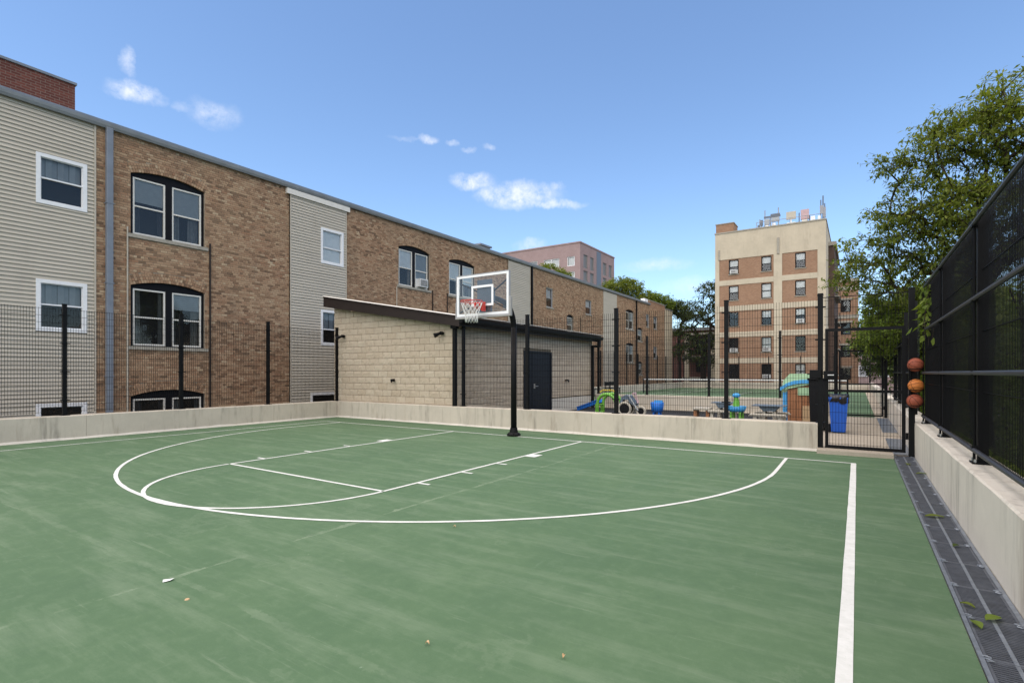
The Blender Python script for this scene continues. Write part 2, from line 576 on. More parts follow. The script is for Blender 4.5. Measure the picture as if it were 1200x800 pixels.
class Fr:
    """facade frame: (u, v, d) -> origin + u*U + v*Z + d*N"""
    def __init__(s, o, U, N):
        s.o = np.array(o, float)
        s.U = np.array(U, float)
        s.N = np.array(N, float)
        s.flip = np.linalg.det(np.array([s.U, Z3, s.N])) < 0

    def __call__(s, p):
        p = np.asarray(p, float).reshape(-1, 3)
        return s.o + p[:, :1] * s.U + p[:, 1:2] * Z3 + p[:, 2:3] * s.N


BOXF = [(0, 3, 2, 1), (4, 5, 6, 7), (0, 1, 5, 4), (1, 2, 6, 5), (2, 3, 7, 6), (3, 0, 4, 7)]


class MB:
    def __init__(s):
        s.v = []
        s.f = []
        s.n = 0

    def add(s, verts, faces, fr=None, flip=False):
        verts = np.asarray(verts, float).reshape(-1, 3)
        if fr is not None:
            verts = fr(verts)
            flip = flip ^ bool(fr.flip)
        s.v.append(verts)
        k = s.n
        if flip:
            s.f += [tuple(i + k for i in reversed(f)) for f in faces]
        else:
            s.f += [tuple(i + k for i in f) for f in faces]
        s.n += len(verts)
        return s

    def box(s, a, b, fr=None, jit=0):
        x0, y0, z0 = a
        x1, y1, z1 = b
        v = np.array([(x0, y0, z0), (x1, y0, z0), (x1, y1, z0), (x0, y1, z0), (x0, y0, z1), (x1, y0, z1), (x1, y1, z1), (x0, y1, z1)], float)
        if jit:
            v += RNG.normal(0, jit, v.shape)
        return s.add(v, BOXF, fr)

    def cbox(s, c, size, rz=0, rx=0, ry=0, bev=0):
        h = np.array(size, float) / 2
        M = np.array((Matrix.Rotation(rz, 3, 'Z') @ Matrix.Rotation(ry, 3, 'Y') @ Matrix.Rotation(rx, 3, 'X')))
        v = np.array([(-1, -1, -1), (1, -1, -1), (1, 1, -1), (-1, 1, -1), (-1, -1, 1), (1, -1, 1), (1, 1, 1), (-1, 1, 1)], float) * h
        return s.add(v @ M.T + np.array(c, float), BOXF)

    def tube(s, pts, r, n=8, closed=False, caps=True):
        P = np.array(pts, float)
        m = len(P)
        rr = np.full(m, r, float) if np.isscalar(r) else np.array(r, float)
        T = np.zeros_like(P)
        if closed:
            T = np.roll(P, -1, 0) - np.roll(P, 1, 0)
        else:
            T[1:-1] = P[2:] - P[:-2]
            T[0] = P[1] - P[0]
            T[-1] = P[-1] - P[-2]
        T /= np.maximum(np.linalg.norm(T, axis=1, keepdims=True), 1e-9)
        ref = np.array([0, 0, 1.]) if abs(T[0][2]) < .9 else np.array([1., 0, 0])
        vs_ = []
        for i in range(m):
            a = np.cross(T[i], ref)
            a /= max(np.linalg.norm(a), 1e-9)
            b = np.cross(a, T[i])
            ref = b if np.linalg.norm(b) > .5 else ref
            an = np.arange(n) * 2 * np.pi / n + np.pi / n
            vs_.append(P[i] + rr[i] * (np.cos(an)[:, None] * a + np.sin(an)[:, None] * b))
        f = []
        for i in range(m - (0 if closed else 1)):
            j = (i + 1) % m
            for k in range(n):
                k2 = (k + 1) % n
                f.append((i * n + k, j * n + k, j * n + k2, i * n + k2))
        if caps and not closed:
            f.append(tuple(range(n)))
            f.append(tuple((m - 1) * n + k for k in reversed(range(n))))
        return s.add(np.vstack(vs_), f)

    def lathe(s, prof, c=(0, 0, 0), n=24):
        P = np.array(prof, float)
        m = len(P)
        vs_ = []
        for k in range(n):
            a = 2 * np.pi * k / n
            vs_.append(np.stack([P[:, 0] * np.cos(a), P[:, 0] * np.sin(a), P[:, 1]], 1) + np.array(c, float))
        f = []
        for k in range(n):
            k2 = (k + 1) % n
            for i in range(m - 1):
                f.append((k * m + i, k2 * m + i, k2 * m + i + 1, k * m + i + 1))
        return s.add(np.vstack(vs_), f)

    def prism(s, poly, d0, d1, fr=None):
        """poly in (u, v), extruded along d from d0 to d1"""
        m = len(poly)
        v = [(u, w, d0) for u, w in poly] + [(u, w, d1) for u, w in poly]
        f = [tuple(reversed(range(m))), tuple(range(m, 2 * m))]
        for i in range(m):
            j = (i + 1) % m
            f.append((i, j, m + j, m + i))
        return s.add(v, f, fr)

    def ring(s, u0, u1, v0, v1, t, d0, d1, fr=None, tb=None):
        """rectangular frame of four butted bars"""
        tb = tb or t
        s.box((u0, v0, d0), (u0 + t, v1, d1), fr)
        s.box((u1 - t, v0, d0), (u1, v1, d1), fr)
        s.box((u0 + t, v0, d0), (u1 - t, v0 + tb, d1), fr)
        s.box((u0 + t, v1 - t, d0), (u1 - t, v1, d1), fr)
        return s

    def mesh(s, name, off=(0, 0, 0), smooth=False):
        me = bpy.data.meshes.new(name)
        V = np.vstack(s.v) - np.array(off, float)
        me.from_pydata(V.tolist(), [], s.f)
        if smooth:
            me.polygons.foreach_set('use_smooth', np.ones(len(me.polygons), bool))
        me.update()
        return me

    def build(s, name, mat, parent=None, smooth=False, auto=False):
        off = ORG.get(parent.name, (0, 0, 0)) if parent is not None else (0, 0, 0)
        me = s.mesh(name, off, smooth)
        if isinstance(mat, str):
            mat = MAT[mat]
        me.materials.append(mat)
        o = bpy.data.objects.new(name, me)
        COL.objects.link(o)
        if parent is not None:
            o.parent = parent
        ORG[o.name] = tuple(off)
        if auto:
            bev = o.modifiers.new('edge', 'BEVEL')
            bev.width = auto
            bev.segments = 2
            bev.limit_method = 'ANGLE'
        return o


def thing(name, label, cat, loc=(0, 0, 0), group=None):
    o = bpy.data.objects.new(name, None)
    o.empty_display_size = .2
    COL.objects.link(o)
    o.location = loc
    o['label'] = label
    o['category'] = cat
    if group:
        o['group'] = group
    ORG[o.name] = tuple(loc)
    return o


def tag(o, label, cat, group=None, kind=None):
    if label:
        o['label'] = label
    if cat:
        o['category'] = cat
    if group:
        o['group'] = group
    if kind:
        o['kind'] = kind
    return o


def struct(mb, name, mat, parent=None):
    o = mb.build(name, mat, parent)
    o['kind'] = 'structure'
    return o


def single(mb, name, mat, label, cat, group=None, smooth=False, base=None, auto=False):
    """a thing that is one mesh, origin at its base"""
    V = np.vstack(mb.v)
    if base is None:
        base = ((V[:, 0].min() + V[:, 0].max()) / 2, (V[:, 1].min() + V[:, 1].max()) / 2, V[:, 2].min())
    me = mb.mesh(name, base, smooth)
    me.materials.append(MAT[mat] if isinstance(mat, str) else mat)
    o = bpy.data.objects.new(name, me)
    COL.objects.link(o)
    o.location = base
    ORG[o.name] = tuple(base)
    if auto:
        bev = o.modifiers.new('edge', 'BEVEL')
        bev.width = auto
        bev.segments = 2
        bev.limit_method = 'ANGLE'
    return tag(o, label, cat, group)


def inst(me, name, parent, loc, rz=0, scale=None):
    """a piece sharing mesh data; loc in the parent's local space"""
    o = bpy.data.objects.new(name, me)
    COL.objects.link(o)
    o.parent = parent
    o.location = loc
    if rz:
        o.rotation_euler = (0, 0, rz)
    if scale:
        o.scale = scale
    return o


def boxes_mesh(arr0, arr1, fr, jit=0.0):
    """many boxes (n,3) min and (n,3) max in frame coordinates -> MB"""
    a = np.asarray(arr0, float)
    b = np.asarray(arr1, float)
    n = len(a)
    sel = np.array([(0, 0, 0), (1, 0, 0), (1, 1, 0), (0, 1, 0), (0, 0, 1), (1, 0, 1), (1, 1, 1), (0, 1, 1)], float)
    V = a[:, None, :] * (1 - sel[None]) + b[:, None, :] * sel[None]
    V = V.reshape(-1, 3)
    faces = [f for f in BOXF if f != (0, 3, 2, 1)]      # hidden back face left out
    F = (np.array(faces)[None] + (np.arange(n) * 8)[:, None, None]).reshape(-1, 4)
    if fr.flip:
        F = F[:, ::-1]
    m = MB()
    m.v = [fr(V)]
    m.f = [tuple(x) for x in F.tolist()]
    m.n = n * 8
    return m


def wall_holes(mb, u0, u1, v0, v1, holes, fr, d, depth):
    """front sheet of a wall with openings and their reveals"""
    us = sorted({u0, u1, *[h[0] for h in holes], *[h[1] for h in holes]})
    vs_ = sorted({v0, v1, *[h[2] for h in holes], *[h[3] for h in holes]})
    for i in range(len(us) - 1):
        for j in range(len(vs_) - 1):
            cu, cv = (us[i] + us[i + 1]) / 2, (vs_[j] + vs_[j + 1]) / 2
            if any(h[0] < cu < h[1] and h[2] < cv < h[3] for h in holes):
                continue
            mb.add([(us[i], vs_[j], d), (us[i + 1], vs_[j], d), (us[i + 1], vs_[j + 1], d), (us[i], vs_[j + 1], d)], [(0, 1, 2, 3)], fr)
    for a, b, c, e in holes:
        q = [(a, c), (b, c), (b, e), (a, e)]
        for k in range(4):
            p, r_ = q[k], q[(k + 1) % 4]
            mb.add([(p[0], p[1], d), (r_[0], r_[1], d), (r_[0], r_[1], d - depth), (p[0], p[1], d - depth)], [(0, 1, 2, 3)], fr)


# ================================================================== the setting
g = MB()
g.add([(-900, -900, -2.0), (900, -900, -2.0), (900, 900, -2.0), (-900, 900, -2.0)], [(0, 1, 2, 3)])
struct(g, 'ground', 'ground')
m = MB()
m.box((-8.4, -18, -1.99), (8.25, 46, -0.012))
struct(m, 'podium', 'slab')
m = MB()
m.add([(-8.08, -17.8, 0), (7.44, -17.8, 0), (7.44, 1.24, 0), (-8.08, 1.24, 0)], [(0, 1, 2, 3)])
struct(m, 'basketball_court', 'court')
m = MB()
m.add([(-2.9, 1.56, -.004), (5.95, 1.56, -.004), (5.95, 10.85, -.004), (-2.9, 10.85, -.004)], [(0, 1, 2, 3)])
struct(m, 'play_yard', 'rubber')
m = MB()
m.box((6.26, 0.93, -.01), (7.44, 1.56, .07))
m.add([(5.96, 1.57, -.003), (7.75, 1.57, -.003), (7.75, 11.0, -.003), (5.96, 11.0, -.003)], [(0, 1, 2, 3)])
struct(m, 'path', 'slab')
m = MB()
m.add([(-8.05, 11.3, 0), (7.40, 11.3, 0), (7.40, 43.8, 0), (-8.05, 43.8, 0)], [(0, 1, 2, 3)])
struct(m, 'tennis_court', 'tennis')


def paint_strip(p0, p1, w, z=.004):
    p0, p1 = np.array(p0, float), np.array(p1, float)
    t = (p1 - p0) / np.linalg.norm(p1 - p0)
    nn = np.array([-t[1], t[0]]) * w / 2
    k = max(1, int(np.linalg.norm(p1 - p0) / .35))
    v, f = [], []
    for i in range(k + 1):
        c = p0 + (p1 - p0) * i / k
        e1, e2 = 1 + RNG.normal(0, .035), 1 + RNG.normal(0, .035)
        v += [(*(c + nn * e1), z), (*(c - nn * e2), z)]
        if i:
            b = 2 * i
            f.append((b - 2, b - 1, b + 1, b))
    return v, f


def paint_arc(c, r, a0, a1, w, z=.004, n=90):
    v, f = [], []
    for i in range(n + 1):
        a = a0 + (a1 - a0) * i / n
        for rr in (r - w / 2, r + w / 2):
            q = rr + RNG.normal(0, .0015)
            v.append((c[0] + q * math.cos(a), c[1] + q * math.sin(a), z))
        if i:
            b = 2 * i
            f.append((b - 2, b - 1, b + 1, b))
    return v, f


def marking(name, segs):
    m = MB()
    for v, f in segs:
        m.add(v, f)
    return struct(m, name, 'line')


marking('baseline', [paint_strip((-6.97, 0), (6.88, 0), .05)])
marking('right_sideline', [paint_strip((6.85, -17.5), (6.85, -.03), .075)])
marking('left_sideline', [paint_strip((-6.99, -17.5), (-6.99, .0), .05)])
PX0, PX1 = -1.83, 1.83
marking('lane_lines', [paint_strip((PX0, -5.79), (PX0, -.03), .05), paint_strip((PX1, -5.79), (PX1, -.03), .05),
                       paint_strip((PX0 + .03, -5.79), (PX1 - .03, -5.79), .05)])
hs = []
for sx_ in (-1, 1):
    x0 = sx_ * 1.857
    hs.append(paint_strip((x0, -2.26), (x0 + sx_ * .20, -2.26), .30))
    for yy in (-3.30, -4.22, -5.17):
        hs.append(paint_strip((x0, yy), (x0 + sx_ * .20, yy), .05))
marking('lane_space_marks', hs)
marking('free_throw_arc', [paint_arc((0, -5.815), 1.83, math.pi, 2 * math.pi, .05)])
AC = (-.23, -1.52)
AR = 6.08
marking('three_point_line', [paint_arc(AC, AR, math.pi, 2 * math.pi, .052, z=.0045, n=140),
                             paint_strip((AC[0] - AR, AC[1]), (AC[0] - AR, -.03), .05), paint_strip((AC[0] + AR, AC[1]), (AC[0] + AR, -.03), .05)])
# tennis court markings
tl = []
for xx in (-5.5, -4.1, 4.1, 5.5):
    tl.append(paint_strip((xx, 15.5), (xx, 39.3), .06))
for yy, a, b in ((15.5, -5.5, 5.5), (39.3, -5.5, 5.5), (21.0, -4.1, 4.1), (33.8, -4.1, 4.1)):
    tl.append(paint_strip((a, yy), (b, yy), .06, .006))
tl.append(paint_strip((0, 21), (0, 33.8), .06, .0075))
marking('tennis_lines', tl)


# ------------------------------------------------------------------ concrete walls
def concrete_wall(a, b, thick, h, side, label, mat='concrete', joints=2.4, cant=True, base=-.01):
    """wall from a to b (xy), inner face on the line, body on the given side (+1 left of direction)"""
    a, b = np.array(a, float), np.array(b, float)
    L = np.linalg.norm(b - a)
    t = (b - a) / L
    nn = np.array([-t[1], t[0]]) * side
    fr = Fr((a[0], a[1], 0), (t[0], t[1], 0), (-nn[0], -nn[1], 0))   # d > 0 towards the court
    root = thing('concrete_wall', label, 'wall', (a[0], a[1], base))
    k = max(1, round(L / joints))
    body = MB()
    for i in range(k):
        u0, u1 = L * i / k + .0025, L * (i + 1) / k - .0025
        c = .016
        prof = [(-thick, base), (0, base), (0, h - c), (-c, h), (-thick + c, h), (-thick, h - c)]
        nd = 7
        vv, ff = [], []
        for j in range(nd):
            u = u0 + (u1 - u0) * j / (nd - 1)
            for d, z in prof:
                zz = z + (RNG.normal(0, .0025) if z > h - .05 else 0)
                vv.append((u, zz, d + RNG.normal(0, .0015)))
        np_ = len(prof)
        for j in range(nd - 1):
            for q in range(np_):
                q2 = (q + 1) % np_
                ff.append((j * np_ + q, j * np_ + q2, (j + 1) * np_ + q2, (j + 1) * np_ + q))
        ff.append(tuple(reversed(range(np_))))
        ff.append(tuple((nd - 1) * np_ + q for q in range(np_)))
        pm = MB()
        pm.add(vv, ff, fr)
        pm.build('wall_panel', mat, root)
    core = MB()
    core.box((0.004, base, -thick + .012), (L - .004, h - .012, -.012), fr)
    core.build('joint_core', mat, root)
    if cant:
        cm = MB()
        kk = max(8, int(L / .25))
        vv, ff = [], []
        for i in range(kk + 1):
            u = L * i / kk
            w = .045 + RNG.normal(0, .005)
            hh = .05 + RNG.normal(0, .006)
            vv += [(u, 0.001, w), (u, hh, .002), (u, 0.001, .002)]
            if i:
                q = 3 * i
                ff += [(q - 3, q - 2, q + 1, q)]
        cm.add(vv, ff, fr)
        cm.build('cant_strip', 'cant', root)
    return root


concrete_wall((-8.08, -17.5), (-8.08, 1.25), .30, .545, 1, 'low weathered concrete wall along the left side below the brick building')
concrete_wall((-8.07, 1.25), (6.26, 1.25), .30, .545, 1, 'low concrete wall behind the basketball hoop, below the shed')
concrete_wall((7.76, -17.5), (7.76, 10.6), .34, .63, -1, 'pale concrete wall on the right beside the drain grating', 'concrete_r', 1.9, cant=False)
concrete_wall((-2.85, 11.0), (6.20, 11.0), .28, .58, 1, 'concrete wall between the toy yard and the tennis court', cant=False)
concrete_wall((-8.05, 11.1), (-8.05, 43.9), .30, .545, 1, 'far concrete wall along the left edge of the tennis court', joints=4, cant=False)
concrete_wall((-8.05, 44.0), (7.7, 44.0), .30, .60, 1, 'concrete wall at the far end of the tennis court', joints=4, cant=False)
concrete_wall((7.76, 11.4), (7.76, 43.9), .34, .63, -1, 'pale concrete wall beyond the inner gate beside the tennis court', 'concrete_r', 3, cant=False)


# ------------------------------------------------------------------ fences
def mesh_panel(fr, u0, u1, v0, v1, wire=.0042, du=.05, dv=.2, twin=True):
    m = MB()
    a0, a1 = [], []
    u = u0 + .02
    while u < u1:
        a0.append((u - wire / 2, v0, -wire / 2))
        a1.append((u + wire / 2, v1, wire / 2))
        u += du
    v = v0 + .03
    while v < v1 + .001:
        for dd in ((-.006, .006) if twin else (0,)):
            a0.append((u0, v - wire / 2, dd - wire / 2))
            a1.append((u1, v + wire / 2, dd + wire / 2))
        v += dv
    return boxes_mesh(a0, a1, fr)


def fence(label, a, b, us, z0, ztop, meshtop, post=.075, dv=.2, du=.05, skip=(), wire=.0042, postskip=(), foot=True, twin=False):
    a, b = np.array(a, float), np.array(b, float)
    L = np.linalg.norm(b - a)
    t = (b - a) / L
    fr = Fr((a[0], a[1], 0), (t[0], t[1], 0), (t[1], -t[0], 0))
    root = thing('mesh_fence', label, 'fence', (a[0], a[1], z0))
    for i, u in enumerate(us):
        if i in postskip:
            continue
        p = MB()
        p.box((u - post / 2, z0, -post / 2), (u + post / 2, ztop, post / 2), fr)
        o = p.build('post', 'black', root)
        pc = MB()
        pc.box((u - post / 2 - .006, ztop, -post / 2 - .006), (u + post / 2 + .006, ztop + .02, post / 2 + .006), fr)
        pc.build('cap', 'black', o)
        if foot:
            pf = MB()
            pf.box((u - .08, z0, -.08), (u + .08, z0 + .012, .08), fr)
            pf.build('base_plate', 'black', o)
        for zz in np.linspace(z0 + .35, meshtop - .15, 4):
            br = MB()
            br.box((u - post / 2 - .05, zz - .012, .0), (u + post / 2 + .05, zz + .012, post / 2 + .014), fr)
            br.build('clamp', 'black', o)
    for i in range(len(us) - 1):
        if i in skip:
            continue
        mp = mesh_panel(fr, us[i] + post / 2 + .004, us[i + 1] - post / 2 - .004, z0 + .06, meshtop, wire, du, dv, twin)
        mp.build('mesh_panel', 'black', root)
    return root


WD = .0056
fence('black welded mesh fence on the left wall in front of the brick building', (-8.23, -11.09), (-8.23, 1.40),
      [0, 2.48, 4.95, 7.42, 9.90, 12.45], .545, 3.07, 2.98, dv=.155, wire=WD, twin=True)
fence('black welded mesh fence behind the basketball hoop, above the toy yard', (-2.72, 1.40), (6.32, 1.40),
      [.09, 2.27, 4.78, 7.28, 9.02], .545, 3.05, 2.95, dv=.155, wire=WD, post=.08)
fence('black mesh fence between the toy yard and the tennis court', (-2.8, 11.14), (6.28, 11.14),
      [.05, 2.27, 4.79, 7.31, 9.05], .58, 3.05, 2.95, dv=.2, wire=.0052)
fence('distant black mesh fence along the left edge of the tennis court', (-8.2, 11.2), (-8.2, 44.1),
      [i * 2.5 for i in range(14)], .545, 3.05, 2.95, dv=.25, du=.1, wire=.006, foot=False)
fence('distant black mesh fence at the far end of the tennis court', (-8.1, 44.15), (7.9, 44.15),
      [.1 + i * 2.63 for i in range(7)], .6, 3.05, 2.95, dv=.25, du=.1, wire=.006, foot=False)


# ------------------------------------------------------------------ gates
def gate(label, y, x0, x1, z0, z1, lock=True):
    fr = Fr((0, y, 0), (1, 0, 0), (0, -1, 0))
    root = thing('mesh_gate', label, 'gate', (x0, y, z0))
    f = MB()
    f.ring(x0, x1, z0, z1, .055, -.0275, .0275, fr)
    f.build('gate_frame', 'black', root)
    mr = MB()
    zm = z0 + 1.10
    mr.box((x0 + .055, zm - .025, -.022), (x1 - .055, zm + .025, .022), fr)
    mr.build('middle_rail', 'black', root)
    for a, b in ((z0 + .055, zm - .025), (zm + .025, z1 - .055)):
        mp = mesh_panel(fr, x0 + .056, x1 - .056, a, b, WD, .05, .2, twin=False)
        mp.build('mesh_panel', 'black', root)
    for zz in (z0 + .3, z1 - .3):
        h = MB()
        h.tube([(x1 + .02, y - .02, zz - .06), (x1 + .02, y - .02, zz + .06)], .02, 8)
        h.build('hinge', 'black', root)
    if lock:
        b = MB()
        b.box((x0 - .02, zm + .22, .03), (x0 + .16, zm + .38, .085), fr)
        b.box((x0 - .26, zm + .24, .03), (x0 - .06, zm + .40, .10), fr)
        b.box((x0 - .30, zm + .31, .028), (x0 + .22, zm + .335, .05), fr)
        lb = b.build('lock_box', 'black', root, auto=.006)
        hn = MB()
        hn.tube([(x0 + .05, y - .085, zm + .30), (x0 + .05, y - .13, zm + .30), (x0 + .15, y - .13, zm + .30)], .011, 8)
        hn.build('lever_handle', 'steel', lb)
    return root


gate('black mesh gate beside the three basketballs', 1.34, 6.38, 7.63, .075, 2.37)
gate('black mesh inner gate leading to the tennis court', 11.2, 6.36, 7.63, .03, 2.30, lock=False)
for (px_, py_, zt, zb, lab) in ((6.30, 1.34, 3.02, .07, 'tall black latch post at the left of the near gate'),
                            (7.72, 1.36, 3.03, .0, 'tall black post behind the basketballs'),
                            (6.28, 11.2, 3.4, .0, 'black latch post of the inner tennis gate'),
                            (7.70, 11.2, 3.1, .0, 'black hinge post of the inner tennis gate')):
    t_ = thing('gate_post', lab, 'post', (px_, py_, zb), 'gate posts')
    p = MB()
    p.box((px_ - .045, py_ - .045, zb), (px_ + .045, py_ + .045, zt))
    p.build('shaft', 'black', t_)
    p = MB()
    p.box((px_ - .052, py_ - .052, zt), (px_ + .052, py_ + .052, zt + .02))
    p.build('cap', 'black', t_)
# transom mesh over the near gate
tr_ = thing('transom_mesh', 'mesh panel filling the gap above the near gate', 'mesh panel', (6.36, 1.34, 2.42))
mesh_panel(Fr((0, 1.34, 0), (1, 0, 0), (0, -1, 0)), 6.36, 7.66, 2.42, 2.98, WD, .05, .155).build('wire_mesh', 'black', tr_)
p = MB()
p.box((6.345, 1.335, 2.97), (7.675, 1.345, 2.985))
p.build('top_wire', 'black', tr_)

MAT['rail'] = simple('lit_black_rail', (.035, .036, .040), .45, .4, var=.3, scale=8)  # greyer than the posts: light along the rail tops put into the paint
# ------------------------------------------------------------------ right-hand screened fence
rf = thing('screened_fence', 'tall black fence with dark windscreen netting on the right wall', 'fence', (7.9, -3.5, .63))
FX = 7.93
FRR = Fr((FX, 0, 0), (0, 1, 0), (-1, 0, 0))
posts = [-8.75, -6.2, -3.65, -1.1, 1.15]
for y in posts:
    p = MB()
    p.box((FX - .04, y - .04, .63), (FX + .04, y + .04, 3.12))
    o = p.build('post', 'black', rf)
    p = MB()
    p.box((FX - .09, y - .09, .632), (FX + .09, y + .09, .645))
    pl = p.build('base_plate', 'black', o)
    p = MB()
    for dx, dy in ((-.065, -.065), (-.065, .065)):
        p.tube([(FX + dx, y + dy, .645), (FX + dx, y + dy, .675)], .012, 6)
    p.build('anchor_bolt', 'steel', o)
    p = MB()
    p.tube([(FX - .062, y + .01, .65), (FX - .062, y + .01, 3.04)], .012, 6)
    p.build('stay_rod', 'black', o)
    p = MB()
    for zz in (.78, 1.52, 2.25, 2.98):
        p.box((FX - .085, y - .035, zz - .02), (FX - .041, y + .05, zz + .02))
    p.build('rail_clamp', 'black', o)
for zz, rr in ((.76, .024), (1.52, .022), (2.25, .022), (2.99, .022)):
    p = MB()
    p.tube([(FX - .068, -9.3, zz), (FX - .068, -4, zz), (FX - .068, 1.22, zz)], rr, 8)
    p.build('rail', 'rail', rf)
mesh_panel(FRR, -9.3, 1.2, .70, 3.05, .0048, .05, .6).build('mesh_panel', 'black', rf)
for k in range(5):
    y0 = -9.3 + k * 2.12
    y1 = y0 + 2.12 + (.25 if k < 4 else -.05)
    xo = FX + .03 + (.012 if k % 2 else 0)
    v, f = [], []
    nu, nv = 16, 12
    for i in range(nu + 1):
        for j in range(nv + 1):
            u = y0 + (y1 - y0) * i / nu
            w = .78 + (3.20 - .78) * j / nv + (.02 * math.sin(u * 5 + k) if j == nv else 0)
            v.append((xo + .012 * math.sin(u * 7 + j * .7 + k), u, w))
            if i and j:
                q = i * (nv + 1) + j
                f.append((q - nv - 2, q - 1, q, q - nv - 1))
    s_ = MB()
    s_.add(v, f)
    s_.build('windscreen_sheet', 'screen', rf, smooth=True)

for y in posts:
    # doubled netting where two sheets are laced round a post
    v, f = [], []
    for j in range(9):
        w = .80 + 2.36 * j / 8
        for q in range(7):
            v.append((FX + .062 + .010 * math.sin(j * 1.3 + q + y), y - .10 + .62 * q / 6, w))
            if j and q:
                e_ = j * 7 + q
                f.append((e_ - 8, e_ - 7, e_, e_ - 1))
    for lay in range(2):
        p = MB()
        p.add(np.array(v) + np.array([.012 * lay, .02 * lay, 0]), f)
        p.build('netting_overlap', 'screen', rf, smooth=True)
rf2 = thing('screened_fence', 'black netted fence on the right wall beyond the near gate', 'fence', (7.93, 6, .63))
for y in (3.6, 6.1, 8.5, 10.5):
    p = MB()
    p.box((FX - .04, y - .04, .63), (FX + .04, y + .04, 3.05))
    p.build('post', 'black', rf2)
for zz in (.76, 1.52, 2.25):
    p = MB()
    p.tube([(FX - .068, 3.0, zz), (FX - .068, 10.55, zz)], .022, 8)
    p.build('rail', 'black', rf2)
for a, b in ((3.0, 6.1), (6.12, 10.55)):
    p = MB()
    p.add([(FX + .03, a, .72), (FX + .03, b, .72), (FX + .03, b, 2.6), (FX + .03, a, 2.6)], [(0, 1, 2, 3)])
    p.build('windscreen_sheet', 'screen', rf2)
# ------------------------------------------------------------------ trench drain
dr = thing('trench_drain', 'long galvanised trench drain grating along the right wall', 'drain', (7.6, -3, 0))
DX0, DX1 = 7.445, 7.755
p = MB()
p.box((DX0, -12.0, -.0115), (DX1, 1.5, -.008))
p.build('slot_shade', 'tyre', dr)  # black sheet close under the bars, standing in for shade in the slots
for a, b, nm in ((DX0, DX0 + .022, 'edge_rail'), (DX1 - .028, DX1, 'edge_rail')):
    p = MB()
    p.box((a, -12.0, -.006), (b, 1.5, .010))
    p.build(nm, 'galv', dr)
GL = .575
gm = MB()
gx0, gx1 = -.128, .128
gm.box((gx0, -GL / 2, -.006), (gx0 + .014, GL / 2, .007))
gm.box((gx1 - .014, -GL / 2, -.006), (gx1, GL / 2, .007))

gm.box((gx0 + .014, -GL / 2, -.006), (gx1 - .014, -GL / 2 + .014, .0065))
gm.box((gx0 + .014, GL / 2 - .014, -.006), (gx1 - .014, GL / 2, .0065))
nb = 24
for i in range(1, nb):
    y = -GL / 2 + GL * i / nb
    gm.box((gx0 + .014, y - .0048, -.005), (-.010, y + .0048, .005))
    gm.box((.010, y - .0048, -.005), (gx1 - .014, y + .0048, .005))
rib = MB()
rib.box((-.010, -GL / 2, -.006), (.010, GL / 2, .0075))
ribmesh = rib.mesh('centre_rib')
ribmesh.materials.append(MAT['galv'])
gmesh = gm.mesh('grate')
gmesh.materials.append(MAT['grate'])
lm = MB()
lm.tube([(-.016 + .020 * math.sin(q * 1.9), -.04 + q * .010, .0115) for q in range(9)], .0038, 5)
lmesh = lm.mesh('latch')
lmesh.materials.append(MAT['galv'])
yy = -11.7
while yy < 1.3:
    gobj = inst(gmesh, 'grate', dr, (7.598 - 7.6 + RNG.normal(0, .001), yy + 3, RNG.normal(0, .0008)), RNG.normal(0, .002))
    inst(ribmesh, 'centre_rib', gobj, (0, 0, 0))
    inst(lmesh, 'latch', gobj, (.128, GL / 2, 0))
    inst(lmesh, 'latch', gobj, (-.128, GL / 2, 0), math.pi)
    yy += GL + .004
dr2 = thing('trench_drain', 'second drain grating past the gate beside the pale wall', 'drain', (7.6, 6.2, 0))
p = MB()
p.box((7.44, 1.58, -.002), (7.755, 4.4, .006))
p.build('cover_plate', 'galv', dr2)
p = MB()
p.box((7.44, 5.9, -.002), (7.755, 10.8, .006))
p.build('cover_plate', 'galv', dr2)


# ------------------------------------------------------------------ windows
def sash_unit(parent, fr, u0, u1, v0, v1, d, frame_mat, pane='pane', ft=.055, blind=None, open_=False, meet=.5, far=False):
    """double-hung window: returns the frame (a part), its sashes and panes are sub-parts"""
    f = MB()
    f.ring(u0, u1, v0, v1, ft, d - .05, d + .02, fr)
    fo = f.build('window_frame', frame_mat, parent)
    vm = v0 + (v1 - v0) * meet
    r = MB()
    r.box((u0 + ft, vm - .022, d - .04), (u1 - ft, vm + .022, d + .006), fr)
    r.build('meeting_rail', frame_mat, fo)
    for a, b, dd in ((v0 + ft, vm - .022, d - .03), (vm + .022, v1 - ft, d - .012)):
        s = MB()
        s.add([(u0 + ft, a, dd), (u1 - ft, a, dd), (u1 - ft, b, dd), (u0 + ft, b, dd)], [(0, 1, 2, 3)], fr)
        s.build('pane', pane, fo)
    if blind:
        mt, frac = blind
        hb = (v1 - v0 - 2 * ft) * frac
        c = MB()
        top = v1 - ft
        if far:
            c.box((u0 + ft, top - hb, d - .10), (u1 - ft, top, d - .09), fr)
        else:
            n = max(3, int(hb / .05))
            for i in range(n):
                za = top - hb * (i + 1) / n
                zb = top - hb * i / n
                c.add([(u0 + ft + .01, za, d - .10), (u1 - ft - .01, za, d - .10), (u1 - ft - .01, zb - .004, d - .082), (u0 + ft + .01, zb - .004, d - .082)], [(0, 1, 2, 3)], fr)
        c.build('blind', mt, fo)
    return fo


def sill(parent, fr, u0, u1, v, d, mat='limestone', h=.11, out=.07):
    s = MB()
    s.box((u0, v - h, d - .12), (u1, v, d + out), fr)
    return s.build('window_sill', mat, parent)


